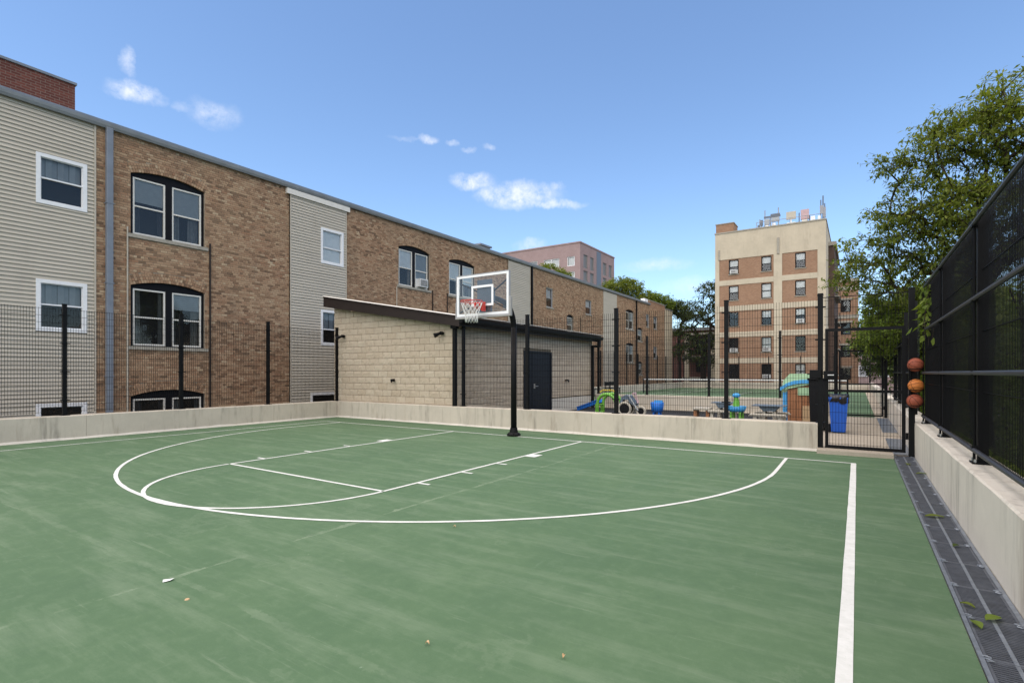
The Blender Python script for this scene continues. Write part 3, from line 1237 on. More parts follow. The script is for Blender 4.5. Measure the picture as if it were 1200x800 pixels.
# ================================================================== left brick building
LB = thing('brick_apartment_house', 'long three storey tan brick building with beige siding bays on the left', 'building', (-12, 10, -2))
FX0 = -12.0
FA = Fr((FX0, 0, 0), (0, 1, 0), (1, 0, 0))
Y0, Y1, YEND = -12.0, 45.25, 50.7
ZB, ZT = -2.0, 9.0
BAYS_BRICK = [(-4.33, 2.02), (4.77, 17.63), (20.40, 32.85), (35.95, 45.25), (45.25, 50.68)]
BAYS_SIDE = [(-12.0, -4.33), (2.02, 4.77), (17.63, 20.40), (32.85, 35.95)]
# window openings (u0,u1,v0,v1), arched pairs listed apart
PAIRS = []          # (u0,u1,vsill,vspring,rise)
for (a, b) in ((-3.43, -1.21), (7.97, 10.22), (11.80, 14.12)):
    for zt in (7.72, 4.22, .74):
        PAIRS.append((a, b, zt - 1.86, zt + .04, .18))
for zt in (7.70, 4.40):
    PAIRS.append((38.3, 40.5, zt - 1.86, zt - .1, .18))
for (a, b, zt) in ((25.9, 27.0, 6.0), (41.6, 43.0, 6.1), (41.6, 43.0, 2.6), (22.6, 23.7, 2.6), (25.9, 27.0, 2.5)):
    PAIRS.append((a, b, zt - 1.3, zt - .05, .14))
PLAIN = [(22.65, 23.65, 6.32, 7.72), (29.25, 30.4, 6.42, 7.62), (22.65, 23.65, 2.9, 4.2), (29.25, 30.4, 2.9, 4.1), (44.2, 45.1, 6.45, 7.8), (46.7, 47.8, 6.4, 7.75), (46.7, 47.8, 3.1, 4.4)]
SIDEW = [(-5.63, -4.60, 6.28, 7.56), (-5.63, -4.60, 2.74, 4.06), (-5.63, -4.60, -.74, .60),
         (3.50, 4.54, 6.20, 7.58), (3.50, 4.54, 2.74, 4.12), (3.0, 4.54, -.75, .63),
         (-9.2, -8.17, 6.28, 7.56), (-9.2, -8.17, 2.74, 4.06)]
holes = [(a, b, c, e + r) for a, b, c, e, r in PAIRS] + PLAIN + SIDEW
w = MB()
wall_holes(w, Y0, YEND, ZB, ZT, holes, FA, -.012, .16)
# the rest of the closed shell
w.add([(FX0 - 14, Y0, ZB), (FX0 - .012, Y0, ZB), (FX0 - .012, Y0, ZT), (FX0 - 14, Y0, ZT)], [(0, 1, 2, 3)])
w.add([(FX0 - 14, YEND, ZB), (FX0 - .012, YEND, ZB), (FX0 - .012, YEND, ZT), (FX0 - 14, YEND, ZT)], [(0, 1, 2, 3)])
w.add([(FX0 - 14, Y0, ZB), (FX0 - 14, YEND, ZB), (FX0 - 14, YEND, ZT), (FX0 - 14, Y0, ZT)], [(0, 1, 2, 3)])
w.build('wall', 'mortar', LB)
rm = MB()
rm.add([(Y0, ZB, -.9), (YEND, ZB, -.9), (YEND, ZT, -.9), (Y0, ZT, -.9)], [(0, 1, 2, 3)], FA)
rm.build('interior_wall', 'room', LB)
rm = MB()
for v in (-2 + .3, 1.35, 4.85, 8.6):
    rm.box((Y0, v, -.89), (YEND, v + .1, -.2), FA)
rm.build('floor_slab', 'room', LB)


def arch_r(a, b, rise):
    h = (b - a) / 2
    R_ = (h * h + rise * rise) / (2 * rise)
    return (a + b) / 2, R_            # centre u, radius; centre v = spring + rise - R


# ---- bricks: real units, joined (about 3 px tall in the picture)
COURSE, BL, GAP = .0755, .2055, .0105
a0, a1 = [], []
RING = .30
for (ba, bb) in BAYS_BRICK:
    nrow = int((ZT - .02 + .08) / COURSE)
    for k in range(nrow):
        za = -.30 + k * COURSE + .3 - .08
        zb = za + COURSE - GAP
        zc = (za + zb) / 2
        header = (k % 6 == 3)
        bl = BL / 2 if header else BL
        u = ba - (bl * .5 if k % 2 else 0) - RNG.uniform(0, .01)
        while u < bb:
            ua, ub = max(u, ba), min(u + bl - GAP, bb)
            u += bl
            if ub - ua < .03:
                continue
            segs = [(ua, ub)]
            for (ha, hb, hc, he, hr) in PAIRS:
                if hc - .11 < zc < he + hr + RING + .1 and ub > ha - .16 and ua < hb + .16:
                    cu, R_ = arch_r(ha, hb, hr)
                    cv = he + hr - R_
                    ns = []
                    for (sa, sb) in segs:
                        if zc < hc:
                            lo, hi = ha - .10, hb + .10
                        elif zc < he:
                            lo, hi = ha, hb
                        else:
                            dz = zc - cv
                            q = (R_ + RING) ** 2 - dz * dz
                            if q <= 0:
                                ns.append((sa, sb))
                                continue
                            wv = math.sqrt(q)
                            slope = (hb - ha) / 2 / (he - cv)
                            wv = min(wv, dz * slope + .0)
                            lo, hi = cu - wv, cu + wv
                        if sb <= lo or sa >= hi:
                            ns.append((sa, sb))
                        else:
                            if sa < lo - .02:
                                ns.append((sa, lo - .004))
                            if sb > hi + .02:
                                ns.append((hi + .004, sb))
                    segs = ns
            for (ha, hb, hc, he) in PLAIN:
                if hc - .09 < zc < he + .02 and ub > ha and ua < hb:
                    ns = []
                    for (sa, sb) in segs:
                        if sb <= ha or sa >= hb:
                            ns.append((sa, sb))
                        else:
                            if sa < ha - .02:
                                ns.append((sa, ha))
                            if sb > hb + .02:
                                ns.append((hb, sb))
                    segs = ns
            for sa, sb in segs:
                a0.append((sa, za, -.012))
                a1.append((sb, zb, RNG.normal(0, .0016)))
bk = boxes_mesh(a0, a1, FA)
# voussoirs over the arched openings: three rowlock rings
for (ha, hb, hc, he, hr) in PAIRS:
    if he < -.2:
        continue
    cu, R_ = arch_r(ha, hb, hr)
    cv = he + hr - R_
    ang = math.asin((hb - ha) / 2 / R_)
    for ring in range(3):
        ra, rb = R_ + ring * .1 + .004, R_ + ring * .1 + .094
        nvs = max(5, int(2 * ang * ra / .076))
        for i in range(nvs):
            t0 = -ang + 2 * ang * i / nvs + .0045 / ra
            t1 = -ang + 2 * ang * (i + 1) / nvs - .0045 / ra
            poly = [(cu + ra * math.sin(t0), cv + ra * math.cos(t0)), (cu + ra * math.sin(t1), cv + ra * math.cos(t1)),
                    (cu + rb * math.sin(t1), cv + rb * math.cos(t1)), (cu + rb * math.sin(t0), cv + rb * math.cos(t0))]
            bk.prism(list(reversed(poly)), -.10, RNG.normal(.002, .0015), FA)
bo = bk.build('bricks', 'brick', LB)
bo['kind'] = 'stuff'

# ---- siding boards, each a piece
SB = .1135


def siding_bay(ua, ub, d, zlo, zhi, holes_, piece=True):
    acc = MB()
    pieces = {}
    k = 0
    z = zlo
    while z < zhi - .02:
        z2 = min(z + SB, zhi)
        segs = [(ua, ub)]
        for (ha, hb, hc, he) in holes_:
            if hc - .06 < (z + z2) / 2 < he + .06 and hb > ua and ha < ub:
                ns = []
                for (sa, sb) in segs:
                    if sb <= ha or sa >= hb:
                        ns.append((sa, sb))
                        continue
                    if sa < ha - .07:
                        ns.append((sa, ha - .06))
                    if sb > hb + .07:
                        ns.append((hb + .06, sb))
                segs = ns
        for (sa, sb) in segs:
            hh = round(z2 - z, 4)
            key = (round(sb - sa, 4), hh)
            if not piece:
                acc.add([(sa, z, d + .016), (sb, z, d + .016), (sb, z2, d + .002), (sa, z2, d + .002), (sa, z, d), (sb, z, d)], [(0, 1, 2, 3), (4, 5, 1, 0)], FA)
                continue
            if key not in pieces:
                m_ = MB()
                L_ = sb - sa
                prof = [(0.0, .006), (.024, 0), (.027, .010), (.010, hh * .5), (.003, hh), (0.0, hh)]
                v = [(x, 0, zz) for x, zz in prof] + [(x, L_, zz) for x, zz in prof]
                n_ = len(prof)
                f = [(i, (i + 1) % n_, n_ + (i + 1) % n_, n_ + i) for i in range(n_)] + [tuple(reversed(range(n_))), tuple(range(n_, 2 * n_))]
                m_.add(v, f, flip=True)
                me = m_.mesh('siding_board')
                me.materials.append(MAT['siding'])
                pieces[key] = me
            inst(pieces[key], 'siding_board', LB, (FX0 + d - (-12) + RNG.normal(0, .0008), sa - 10, z + 2))
        k += 1
        z = z2
    return acc


siding_bay(-12.0, -4.37, -.010, -.2, 8.86, SIDEW)
siding_bay(2.06, 4.73, .05, -.2, 8.62, SIDEW)
siding_bay(17.67, 20.30, .03, -.2, 8.80, SIDEW)
acc = siding_bay(32.85, 35.95, .03, -.2, 8.80, SIDEW, piece=False)
so = acc.build('far_siding', 'siding', LB)
so['kind'] = 'stuff'
cm = MB()
for u in (-4.37, 2.02, 4.73, 17.63, 20.30):
    dd = .03 if u == -4.37 else (.075 if u < 5 else .06)
    cm.box((u, -2, -.01), (u + .045, 8.86 if u == -4.37 else 8.62 if u < 5 else 8.8, dd), FA)
cm.build('corner_trim', 'siding', LB)
cm = MB()
cm.box((1.86, 8.62, -.01), (4.92, 8.83, .12), FA)
cm.build('frieze_board', 'cream_vinyl', LB)

# ---- windows
BL_W, BL_G = 'curtain_w', 'curtain_g'
pair_blinds = {0: [(BL_G, .42), (BL_G, .5)], 1: [None, (BL_G, .3)], 2: [None, None], 3: [(BL_W, .52), (BL_G, .95)], 6: [(BL_W, .55), (BL_W, .6)]}
for i, (a, b, c, e, r) in enumerate(PAIRS):
    cu, R_ = arch_r(a, b, r)
    cv = e + r - R_
    wnd = MB()
    dual = (b - a) > 1.6
    # black surround: jambs, mullion, arched head
    jt = .085
    d0, d1 = -.155, -.075
    wnd.box((a, c, d0), (a + jt, e, d1), FA)
    wnd.box((b - jt, c, d0), (b, e, d1), FA)
    wnd.box((a + jt, c, d0), (b - jt, c + .03, d1), FA)
    hb_ = e - .085
    ang = math.asin((b - a) / 2 / R_)
    poly = [(b, e - .001), (b - jt, hb_), (a + jt, hb_), (a, e - .001)]
    arc = [(cu + R_ * math.sin(t), cv + R_ * math.cos(t)) for t in np.linspace(-ang, ang, 15)]
    wnd.prism([(a + jt, hb_), (b - jt, hb_)] + [(p[0], p[1]) for p in reversed(arc)], d0, d1 - .004, FA)
    if dual:
        mid = (a + b) / 2
        wnd.box((mid - .10, c + .03, d0), (mid + .10, hb_, d1 + .004), FA)
        units = [(a + jt, mid - .10), (mid + .10, b - jt)]
    else:
        units = [(a + jt, b - jt)]
    wo_ = wnd.build('window', 'black_frame', LB)
    for j, (ua, ub) in enumerate(units):
        bl = pair_blinds.get(i, [random.choice([None, (BL_G, .4), (BL_W, .5)]) for _ in range(2)])[j]
        # frame pieces hang below the window part
        f = MB()
        ft = .05
        f.ring(ua, ub, c + .03, hb_, ft, -.15, -.085, FA)
        vm = c + .03 + (hb_ - c) * .49
        f.box((ua + ft, vm - .022, -.14), (ub - ft, vm + .022, -.09), FA)
        f.build('sash', 'cream_vinyl', wo_)
        s = MB()
        for (za, zb, dd) in ((c + .03 + ft, vm - .022, -.125), (vm + .022, hb_ - ft, -.108)):
            s.add([(ua + ft, za, dd), (ub - ft, za, dd), (ub - ft, zb, dd), (ua + ft, zb, dd)], [(0, 1, 2, 3)], FA)
        s.build('pane', 'pane' if a < 20 else 'far_pane', wo_)
        if a < 20:
            # drapes hanging at the sides behind the glass
            dk = MB()
            for side in (0, 1):
                wd = (ub - ua) * random.uniform(.12, .38)
                x0 = ua + ft if side == 0 else ub - ft - wd
                nf = 8
                vv = []
                for kx in range(nf + 1):
                    xx_ = x0 + wd * kx / nf
                    dd_ = -.24 + .03 * math.sin(kx * 2.3 + i)
                    vv += [(xx_, c + .05, dd_), (xx_ * .93 + .07 * (ua if side == 0 else ub), hb_ - .05, dd_)]
                dk.add(vv, [(2 * k_, 2 * k_ + 2, 2 * k_ + 3, 2 * k_ + 1) for k_ in range(nf)], FA)
            dk.build('drape', random.choice(['drape_a', 'drape_b', 'drape_c']), wo_)
        if bl:
            mt, frac = bl
            top = hb_ - ft
            H_ = (hb_ - c - .03 - 2 * ft) * frac
            q = MB()
            n = max(3, int(H_ / .06))
            for k in range(n):
                za, zb = top - H_ * (k + 1) / n, top - H_ * k / n
                q.add([(ua + ft, za, -.152), (ub - ft, za, -.152), (ub - ft, zb - .004, -.140), (ua + ft, zb - .004, -.140)], [(0, 1, 2, 3)], FA)
            q.build('blind', mt, wo_)
    sl = MB()
    sl.box((a - .10, c - .11, -.15), (b + .10, c, .045), FA)
    sl.build('window_sill', 'limestone', wo_)
for (a, b, c, e) in PLAIN:
    wo_ = MB().ring(a, b, c, e, .06, -.15, -.06, FA).build('window', 'greyplastic', LB)
    f = MB()
    vm = (c + e) / 2
    f.box((a + .06, vm - .025, -.13), (b - .06, vm + .025, -.08), FA)
    f.build('meeting_rail', 'greyplastic', wo_)
    s = MB()
    s.add([(a + .06, c + .06, -.11), (b - .06, c + .06, -.11), (b - .06, e - .06, -.11), (a + .06, e - .06, -.11)], [(0, 1, 2, 3)], FA)
    s.build('pane', 'far_pane', wo_)
    q = MB()
    q.box((a + .06, vm - .02, -.2), (b - .06, e - .06, -.19), FA)
    q.build('blind', 'curtain_w', wo_)
    sl = MB()
    sl.box((a - .06, c - .09, -.15), (b + .06, c, .05), FA)
    sl.build('window_sill', 'limestone', wo_)
for i, (a, b, c, e) in enumerate(SIDEW):
    dd = .05 if 2 < a < 5 else -.010
    f = MB()
    f.ring(a - .06, b + .06, c - .06, e + .06, .10, dd - .02, dd + .035, FA)
    wo_ = f.build('window', 'white_vinyl', LB)
    s = MB()
    fm = .04
    vm = c + (e - c) * (.52 if a < 0 else .45)
    s.box((a + fm, vm - .02, dd - .05), (b - fm, vm + .02, dd + .01), FA)
    s.ring(a + fm, b - fm, c + fm, e - fm, .022, dd - .06, dd - .005, FA)
    s.build('sash', 'white_vinyl', wo_)
    s = MB()
    for za, zb, d_ in ((c + fm, vm - .02, dd - .045), (vm + .02, e - fm, dd - .03)):
        s.add([(a + fm, za, d_), (b - fm, za, d_), (b - fm, zb, d_), (a + fm, zb, d_)], [(0, 1, 2, 3)], FA)
    s.build('pane', 'pane', wo_)
    if i == 3:
        q = MB()
        q.box((a + fm, c + fm, dd - .075), (b - fm, e - fm, dd - .07), FA)
        q.build('blind', 'curtain_w', wo_)
    elif i in (0, 1, 4):
        q = MB()
        n = 7
        for k in range(n):
            ua = a + .05 + (b - a - .1) * k / n
            ub = ua + (b - a - .1) / n
            q.add([(ua, vm, dd - .13), (ub, vm, dd - .09 if k % 2 else dd - .16), (ub, e - .05, dd - .09 if k % 2 else dd - .16), (ua, e - .05, dd - .13)], [(0, 1, 2, 3)], FA)
        q.build('curtain', 'curtain_g', wo_)

# ---- bay backings with the window openings cut out
for (ua, ub, zt, d_) in ((2.02, 4.77, 8.62, .049), (17.63, 20.40, 8.80, .029), (32.85, 35.95, 8.80, .029)):
    m = MB()
    hs_ = [h for h in SIDEW if h[0] > ua and h[1] < ub]
    wall_holes(m, ua, ub, -2, zt, hs_, FA, d_, .06)
    m.add([(ua, -2, -.012), (ua, zt, -.012), (ua, zt, d_), (ua, -2, d_)], [(0, 1, 2, 3)], FA)
    m.add([(ub, -2, -.012), (ub, zt, -.012), (ub, zt, d_), (ub, -2, d_)], [(0, 1, 2, 3)], FA)
    m.build('bay_backing', 'siding', LB)

# ---- roof, gutter, downspouts, pipes
m = MB()
m.box((FX0 - 14, Y0 - .1, ZT - .12), (FX0 - .02, Y1, ZT + .06))
m.build('roof', 'roof', LB)
gt = MB()
prof = [(.02, 8.86), (.10, 8.86), (.135, 8.93), (.15, 9.00), (.135, 9.00), (.12, 8.95), (.02, 8.95)]
v = [(Y0 - .1, z, d) for d, z in prof] + [(45.3, z, d) for d, z in prof]
n_ = len(prof)
gt.add(v, [(i, (i + 1) % n_, n_ + (i + 1) % n_, n_ + i) for i in range(n_)] + [tuple(range(n_)), tuple(reversed(range(n_, 2 * n_)))], FA)
gt.build('gutter', 'gutter', LB)
fs = MB()
fs.box((Y0 - .1, 9.0, -.3), (45.28, 9.075, .11), FA)
fs.build('roof_edge', 'downspout', LB)


def downspout(u, mat, w_=.13, top=8.88, d=.03, bot=-2):
    m = MB()
    m.box((u - w_ / 2, bot, d), (u + w_ / 2, top, d + w_ * .8), FA)
    o = m.build('downspout', mat, LB, auto=.015)
    k = MB()
    for zz in (1.4, 4.2, 6.6):
        k.box((u - w_ / 2 - .02, zz, d - .01), (u + w_ / 2 + .02, zz + .03, d + w_ * .8 + .008), FA)
    k.build('strap', mat, o)


downspout(-4.02, 'downspout', .17)
downspout(20.52, 'black', .14)
downspout(41.1, 'black', .14)


def wall_pipe(u, z0, z1, mat, r=.018):
    m = MB()
    m.tube([(FX0 + .035, u, z0), (FX0 + .035, u, z1)], r, 6)
    m.build('wall_pipe', mat, LB)


wall_pipe(-3.53, -1, 6.05, 'siding', .022)
wall_pipe(-1.05, -1, 6.02, 'darkbrown', .03)
wall_pipe(7.82, 2, 5.75, 'siding', .022)
wall_pipe(10.42, 3, 5.9, 'darkbrown', .028)
wall_pipe(11.62, 3, 5.9, 'darkbrown', .028)
wall_pipe(28.3, 2, 6.0, 'darkbrown', .025)
m = MB()
m.box((FX0 - 14, 45.26, 8.5), (FX0 + .0, 50.72, 9.35))
m.build('stepped_parapet', 'aptbrick', LB)
m = MB()
m.box((FX0 - 14.02, 45.24, 9.35), (FX0 + .05, 50.75, 9.43))
m.build('parapet_coping', 'limestone', LB)
m = MB()
m.box((FX0 - .6, 44.2, 9.06), (FX0 - .15, 45.2, 9.5))
m.build('roof_vent', 'white_paint', LB)
m = MB()
m.box((-14.7, 17.2, 9.0), (-13.9, 18.3, 9.95))
c_ = m.build('chimney', 'limestone', LB)
m = MB()
m.box((-14.8, 17.1, 9.95), (-13.8, 18.4, 10.06))
m.build('chimney_cap', 'downspout', c_)
m = MB()
m.box((-14.9, 33.6, 9.0), (-14.3, 34.2, 9.75))
m.build('roof_vent', 'white_paint', LB)
# end block beyond, pale
eb = thing('pale_end_house', 'narrow pale rendered building end beyond the brick parapet', 'building', (-12, 52, -2))
m = MB()
m.box((-24, 50.8, -2), (-12.0, 53.7, 9.0))
m.build('wall', 'apttan', eb)
m = MB()
m.box((-24.05, 50.78, 9.0), (-11.95, 53.75, 9.1))
m.build('roof', 'roof', eb)

# rooftop stair house of dark red brick
ph = thing('stair_penthouse', 'dark red brick stair house on the roof at the far left', 'roof structure', (-14, -8, 9.06))
m = MB()
m.box((-16.5, -12.0, 9.06), (-12.5, -4.67, 10.05))
m.build('wall', 'redbrick', ph)
m = MB()
m.box((-16.55, -12.05, 10.05), (-12.46, -4.63, 10.12))
m.build('coping', 'downspout', ph)


# ---- window air conditioners
def air_con(label, fr, u, v, w_=.55, h_=.38, out=.28, group='window air conditioners', d=0.0):
    base = fr([(u + w_ / 2, v, d)])[0]
    t = thing('air_conditioner', label, 'air conditioner', tuple(base), group)
    m = MB()
    m.box((u, v, d - .2), (u + w_, v + h_, d + out), fr)
    c = m.build('casing', 'acwhite', t)
    g_ = MB()
    g_.box((u + .05, v + .05, d + out), (u + w_ - .05, v + h_ - .05, d + out + .006), fr)
    go = g_.build('grille', 'acgrille', t)
    s = MB()
    for k in range(6):
        z = v + .07 + k * (h_ - .14) / 5
        s.box((u + .05, z - .008, d + out + .006), (u + w_ - .05, z + .008, d + out + .014), fr)
    s.build('grille_slats', 'acwhite', go)
    f = MB()
    f.box((u - .1, v + .0, d - .08), (u - .001, v + h_, d - .05), fr)
    f.box((u + w_ + .001, v, d - .08), (u + w_ + .1, v + h_, d - .05), fr)
    f.build('side_flap', 'acwhite', t)
    return t


air_con('white air conditioner in the arched window above the shed', FA, 9.36, 5.95, .60, .42, .16, d=-.03)

# ================================================================== block shed
SH = thing('block_shed', 'beige split-face block shed with dark sloping roof beside the court', 'shed', (-5.6, 6, 0))
SX0, SX1, SY0, SY1 = -8.42, -2.88, 1.40, 10.75


def roofline(x):
    return 3.68 + (2.92 - 3.68) * (x - (-8.4)) / (-2.9 + 8.4)


m = MB()
i_ = .03
zl, zr = roofline(SX0), roofline(SX1)
fv = [(SX0 + i_, 0), (SX1 - i_, 0), (SX1 - i_, zr + .05), (SX0 + i_, zl + .05)]
vb = [(x, SY0 + i_, z) for x, z in fv] + [(x, SY1 - i_, z) for x, z in fv]
m.add(vb, [(0, 1, 2, 3), (7, 6, 5, 4), (0, 4, 5, 1), (1, 5, 6, 2), (2, 6, 7, 3), (3, 7, 4, 0)])
m.build('wall_core', 'blockmortar', SH)
BW, BH, BG = .4064, .2032, .010


def block_mesh(L, H, seed, ret=False):
    r = np.random.default_rng(seed)
    nx, nz = 7, 4
    v, f = [], []
    for j in range(nz):
        for i in range(nx):
            u = L * i / (nx - 1)
            z = H * j / (nz - 1)
            edge = i in (0, nx - 1) or j in (0, nz - 1)
            d = r.uniform(.004, .010) if edge else r.uniform(.006, .020)
            v.append((u, -d, z))
    for j in range(nz - 1):
        for i in range(nx - 1):
            a = j * nx + i
            f.append((a, a + 1, a + nx + 1, a + nx))
    loop = [i for i in range(nx)] + [j * nx + nx - 1 for j in range(1, nz)] + [(nz - 1) * nx + i for i in range(nx - 2, -1, -1)] + [j * nx for j in range(nz - 2, 0, -1)]
    b0 = len(v)
    for q in loop:
        v.append((v[q][0], .05, v[q][2]))
    n_ = len(loop)
    for k in range(n_):
        k2 = (k + 1) % n_
        f.append((loop[k], b0 + k, b0 + k2, loop[k2]))
    mm = MB()
    mm.add(v, f)
    if ret:
        return mm
    me = mm.mesh('block', smooth=False)
    me.materials.append(MAT['block'])
    return me


VAR_F = [block_mesh(BW - BG, BH - BG, s) for s in range(8)]
VAR_H = [block_mesh(BW / 2 - BG, BH - BG, 40 + s) for s in range(4)]
count_blocks = 0
# front (facing -Y)
row = 0
z = .36
while z < 3.9:
    x = SX0 + (0 if row % 2 == 0 else -BW / 2)
    while x < SX1 - .05:
        xa = x
        x += BW
        xb = min(xa + BW, SX1 + .035)
        xa = max(xa, SX0)
        if xb - xa < .06:
            continue
        half = xb - xa < .3
        if z + BH > roofline(xa + BW / 2) + .24:
            continue
        me = random.choice(VAR_H if half else VAR_F)
        inst(me, 'block', SH, (xa - (-5.6) + BG / 2, SY0 + .002 - 6, z + BG / 2), 0, ((xb - xa) / (BW / 2 if half else BW), 1, 1))
        count_blocks += 1
    z += BH
    row += 1
# side (facing +X): nearest as pieces, the rest joined
DOOR = (5.10, 6.98, .0, 2.24)
rest = MB()
row = 0
z = -.05
side_list = []
while z < 3.1:
    y = SY0 + .02 + (0 if row % 2 == 0 else -BW / 2)
    while y < SY1 - .05:
        ya, yb = max(y, SY0 + .02), min(y + BW, SY1)
        y += BW
        if z + BH > 2.92 + .2 or yb - ya < .1:
            continue
        if yb > DOOR[0] - .05 and ya < DOOR[1] + .05 and z < DOOR[3] + .02:
            if ya < DOOR[0] - .15:
                yb = DOOR[0] - .06
            elif yb > DOOR[1] + .15:
                ya = DOOR[1] + .06
            else:
                continue
        if z < .5 and ya > 6.9:
            continue
        side_list.append((ya, yb, z))
    z += BH
    row += 1
side_list.sort(key=lambda q: q[0] if q[2] > .35 else 99)
for k, (ya, yb, z) in enumerate(side_list):
    if k < 300 - count_blocks:
        L_ = yb - ya
        me = random.choice(VAR_F if L_ > .3 else VAR_H)
        full = BW if L_ > .3 else BW / 2
        o = inst(me, 'block', SH, (SX1 - .002 + 5.6, ya + BG / 2 - 6, z + BG / 2), R(90), (L_ / full, 1, 1))
    else:
        bm_ = block_mesh(yb - ya - BG, BH - BG, k % 11, True)
        V = bm_.v[0]
        V2 = np.stack([SX1 - .002 - V[:, 1], ya + BG / 2 + V[:, 0], z + BG / 2 + V[:, 2]], 1)
        rest.add(V2, bm_.f)
ro_ = rest.build('far_blocks', 'block', SH)
ro_['kind'] = 'stuff'
# pale concrete footing right of the door
m = MB()
m.box((SX1 - .02, 7.06, 0), (SX1 + .03, SY1, .52))
m.build('plinth', 'cant', SH)
# roof slab + fascia
rv = []
for y in (1.08, 10.95):
    for x, dz in ((-8.62, .0), (-2.55, .0)):
        zt = 4.10 + (3.16 - 4.10) * (x + 8.2) / (8.2 - 2.71)
        rv += [(x, y, zt), (x, y, zt - .05)]
m = MB()
m.add(rv, [(0, 2, 6, 4), (1, 5, 7, 3), (0, 1, 3, 2), (4, 6, 7, 5), (0, 4, 5, 1), (2, 3, 7, 6)])
ro = m.build('roof', 'darkbrown', SH)
m = MB()
zt0 = rv[0][2]
zt1 = rv[2][2]
# front sloping fascia
m.add([(-8.62, 1.10, zt0 - .05), (-2.55, 1.10, zt1 - .05), (-2.55, 1.10, zt1 - .30), (-8.62, 1.10, zt0 - .36),
       (-8.62, 1.16, zt0 - .05), (-2.55, 1.16, zt1 - .05), (-2.55, 1.16, zt1 - .30), (-8.62, 1.16, zt0 - .36)],
      [(0, 3, 2, 1), (4, 5, 6, 7), (0, 1, 5, 4), (3, 7, 6, 2), (0, 4, 7, 3), (1, 2, 6, 5)])
m.build('fascia', 'darkbrown', ro)
m = MB()
m.box((-2.62, 1.162, zt1 - .27), (-2.555, 10.93, zt1 - .052))
m.build('fascia', 'darkbrown', ro)
m = MB()
m.add([(-8.60, 1.17, zt0 - .30), (-2.63, 1.17, zt1 - .26), (-2.63, 10.9, zt1 - .26), (-8.60, 10.9, zt0 - .30)], [(0, 1, 2, 3)])
m.build('soffit', 'darkbrown', ro)
m = MB()
prof = [(0, 0), (.10, 0), (.13, .06), (.14, .13), (.125, .13), (.0, .12)]
v = [(-2.55 + a, 1.1, zt1 - .20 + b) for a, b in prof] + [(-2.55 + a, 10.93, zt1 - .20 + b) for a, b in prof]
n_ = len(prof)
m.add(v, [(i, n_ + i, n_ + (i + 1) % n_, (i + 1) % n_) for i in range(n_)] + [tuple(range(n_)), tuple(reversed(range(n_, 2 * n_)))])
m.build('gutter', 'black', ro)
m = MB()
m.add([(-8.63, 1.06, zt0 + .002), (-2.52, 1.06, zt1 + .002), (-2.52, 1.12, zt1 + .030), (-8.63, 1.12, zt0 + .030), (-8.63, 1.16, zt0 + .002), (-2.52, 1.16, zt1 + .002)],
      [(0, 1, 2, 3), (3, 2, 5, 4)])
m.build('drip_edge', 'cream_vinyl', ro)
m = MB()
m.box((-2.52, 1.06, zt1 + .002), (-2.40, 10.96, zt1 + .02))
m.build('drip_edge', 'cream_vinyl', ro)
m = MB()
m.box((SX1 - .06, 1.27, .545), (SX1 + .045, 1.365, 2.80))
m.box((SX1 - .06, 1.18, 2.80), (SX1 + .16, 1.30, 2.92))
m.build('downspout', 'black', SH)
for y in (10.6,):
    m = MB()
    m.box((SX1 + .045, y - .06, 0.0), (SX1 + .145, y + .06, 2.62))
    m.box((SX1 + .045, y - .05, 2.62), (SX1 + .46, y + .05, 2.72))
    m.box((SX1 + .36, y - .05, 2.72), (SX1 + .46, y + .05, 2.95))
    m.build('downspout', 'black', SH)
# double door
fd = Fr((SX1, 0, 0), (0, 1, 0), (1, 0, 0))
m = MB()
m.box((DOOR[0] - .05, 0, -.06), (DOOR[0], DOOR[3] + .06, .045), fd)
m.box((DOOR[1], 0, -.06), (DOOR[1] + .05, DOOR[3] + .06, .045), fd)
m.box((DOOR[0], DOOR[3], -.06), (DOOR[1], DOOR[3] + .06, .045), fd)
m.build('door_frame', 'door', SH)
mid = 5.62
for a, b in ((DOOR[0], mid), (mid, DOOR[1])):
    m = MB()
    m.box((a + .006, .02, -.04), (b - .006, DOOR[3] - .006, .012 if a > 5.2 else .004), fd)
    dobj = m.build('door', 'door', SH)
    if a > 5.2:
        h = MB()
        h.tube([(SX1 + .02, a + .16, 1.03), (SX1 + .085, a + .16, 1.03), (SX1 + .085, a + .30, 1.03)], .014, 8)
        h.box((SX1 + .012, a + .12, .95), (SX1 + .022, a + .20, 1.12))
        h.build('handle', 'steel', dobj)


def shed_fixture(name, x, z, light=True):
    m = MB()
    if light:
        m.tube([(x, 1.36, z + .02), (x, 1.26, z + .02)], .055, 10)
        m.tube([(x, 1.28, z + .02), (x - .04, 1.18, z - .02), (x - .10, 1.10, z - .06)], [.03, .05, .075], 10)
    else:
        m.tube([(x, 1.36, z), (x, 1.24, z)], [.05, .04], 8)
        m.tube([(x, 1.26, z), (x, 1.25, z - .07)], .025, 8)
    m.build(name, 'black', SH)


shed_fixture('flood_lamp', -3.39, 2.67)
shed_fixture('flood_lamp', -7.85, 2.75)
shed_fixture('hose_tap', -5.43, 1.28, False)
m = MB()
m.tube([(SX1 + .02, 8.2, 1.22), (SX1 + .14, 8.2, 1.22), (SX1 + .15, 8.2, 1.14)], .035, 8)
m.build('hose_tap', 'black', SH)

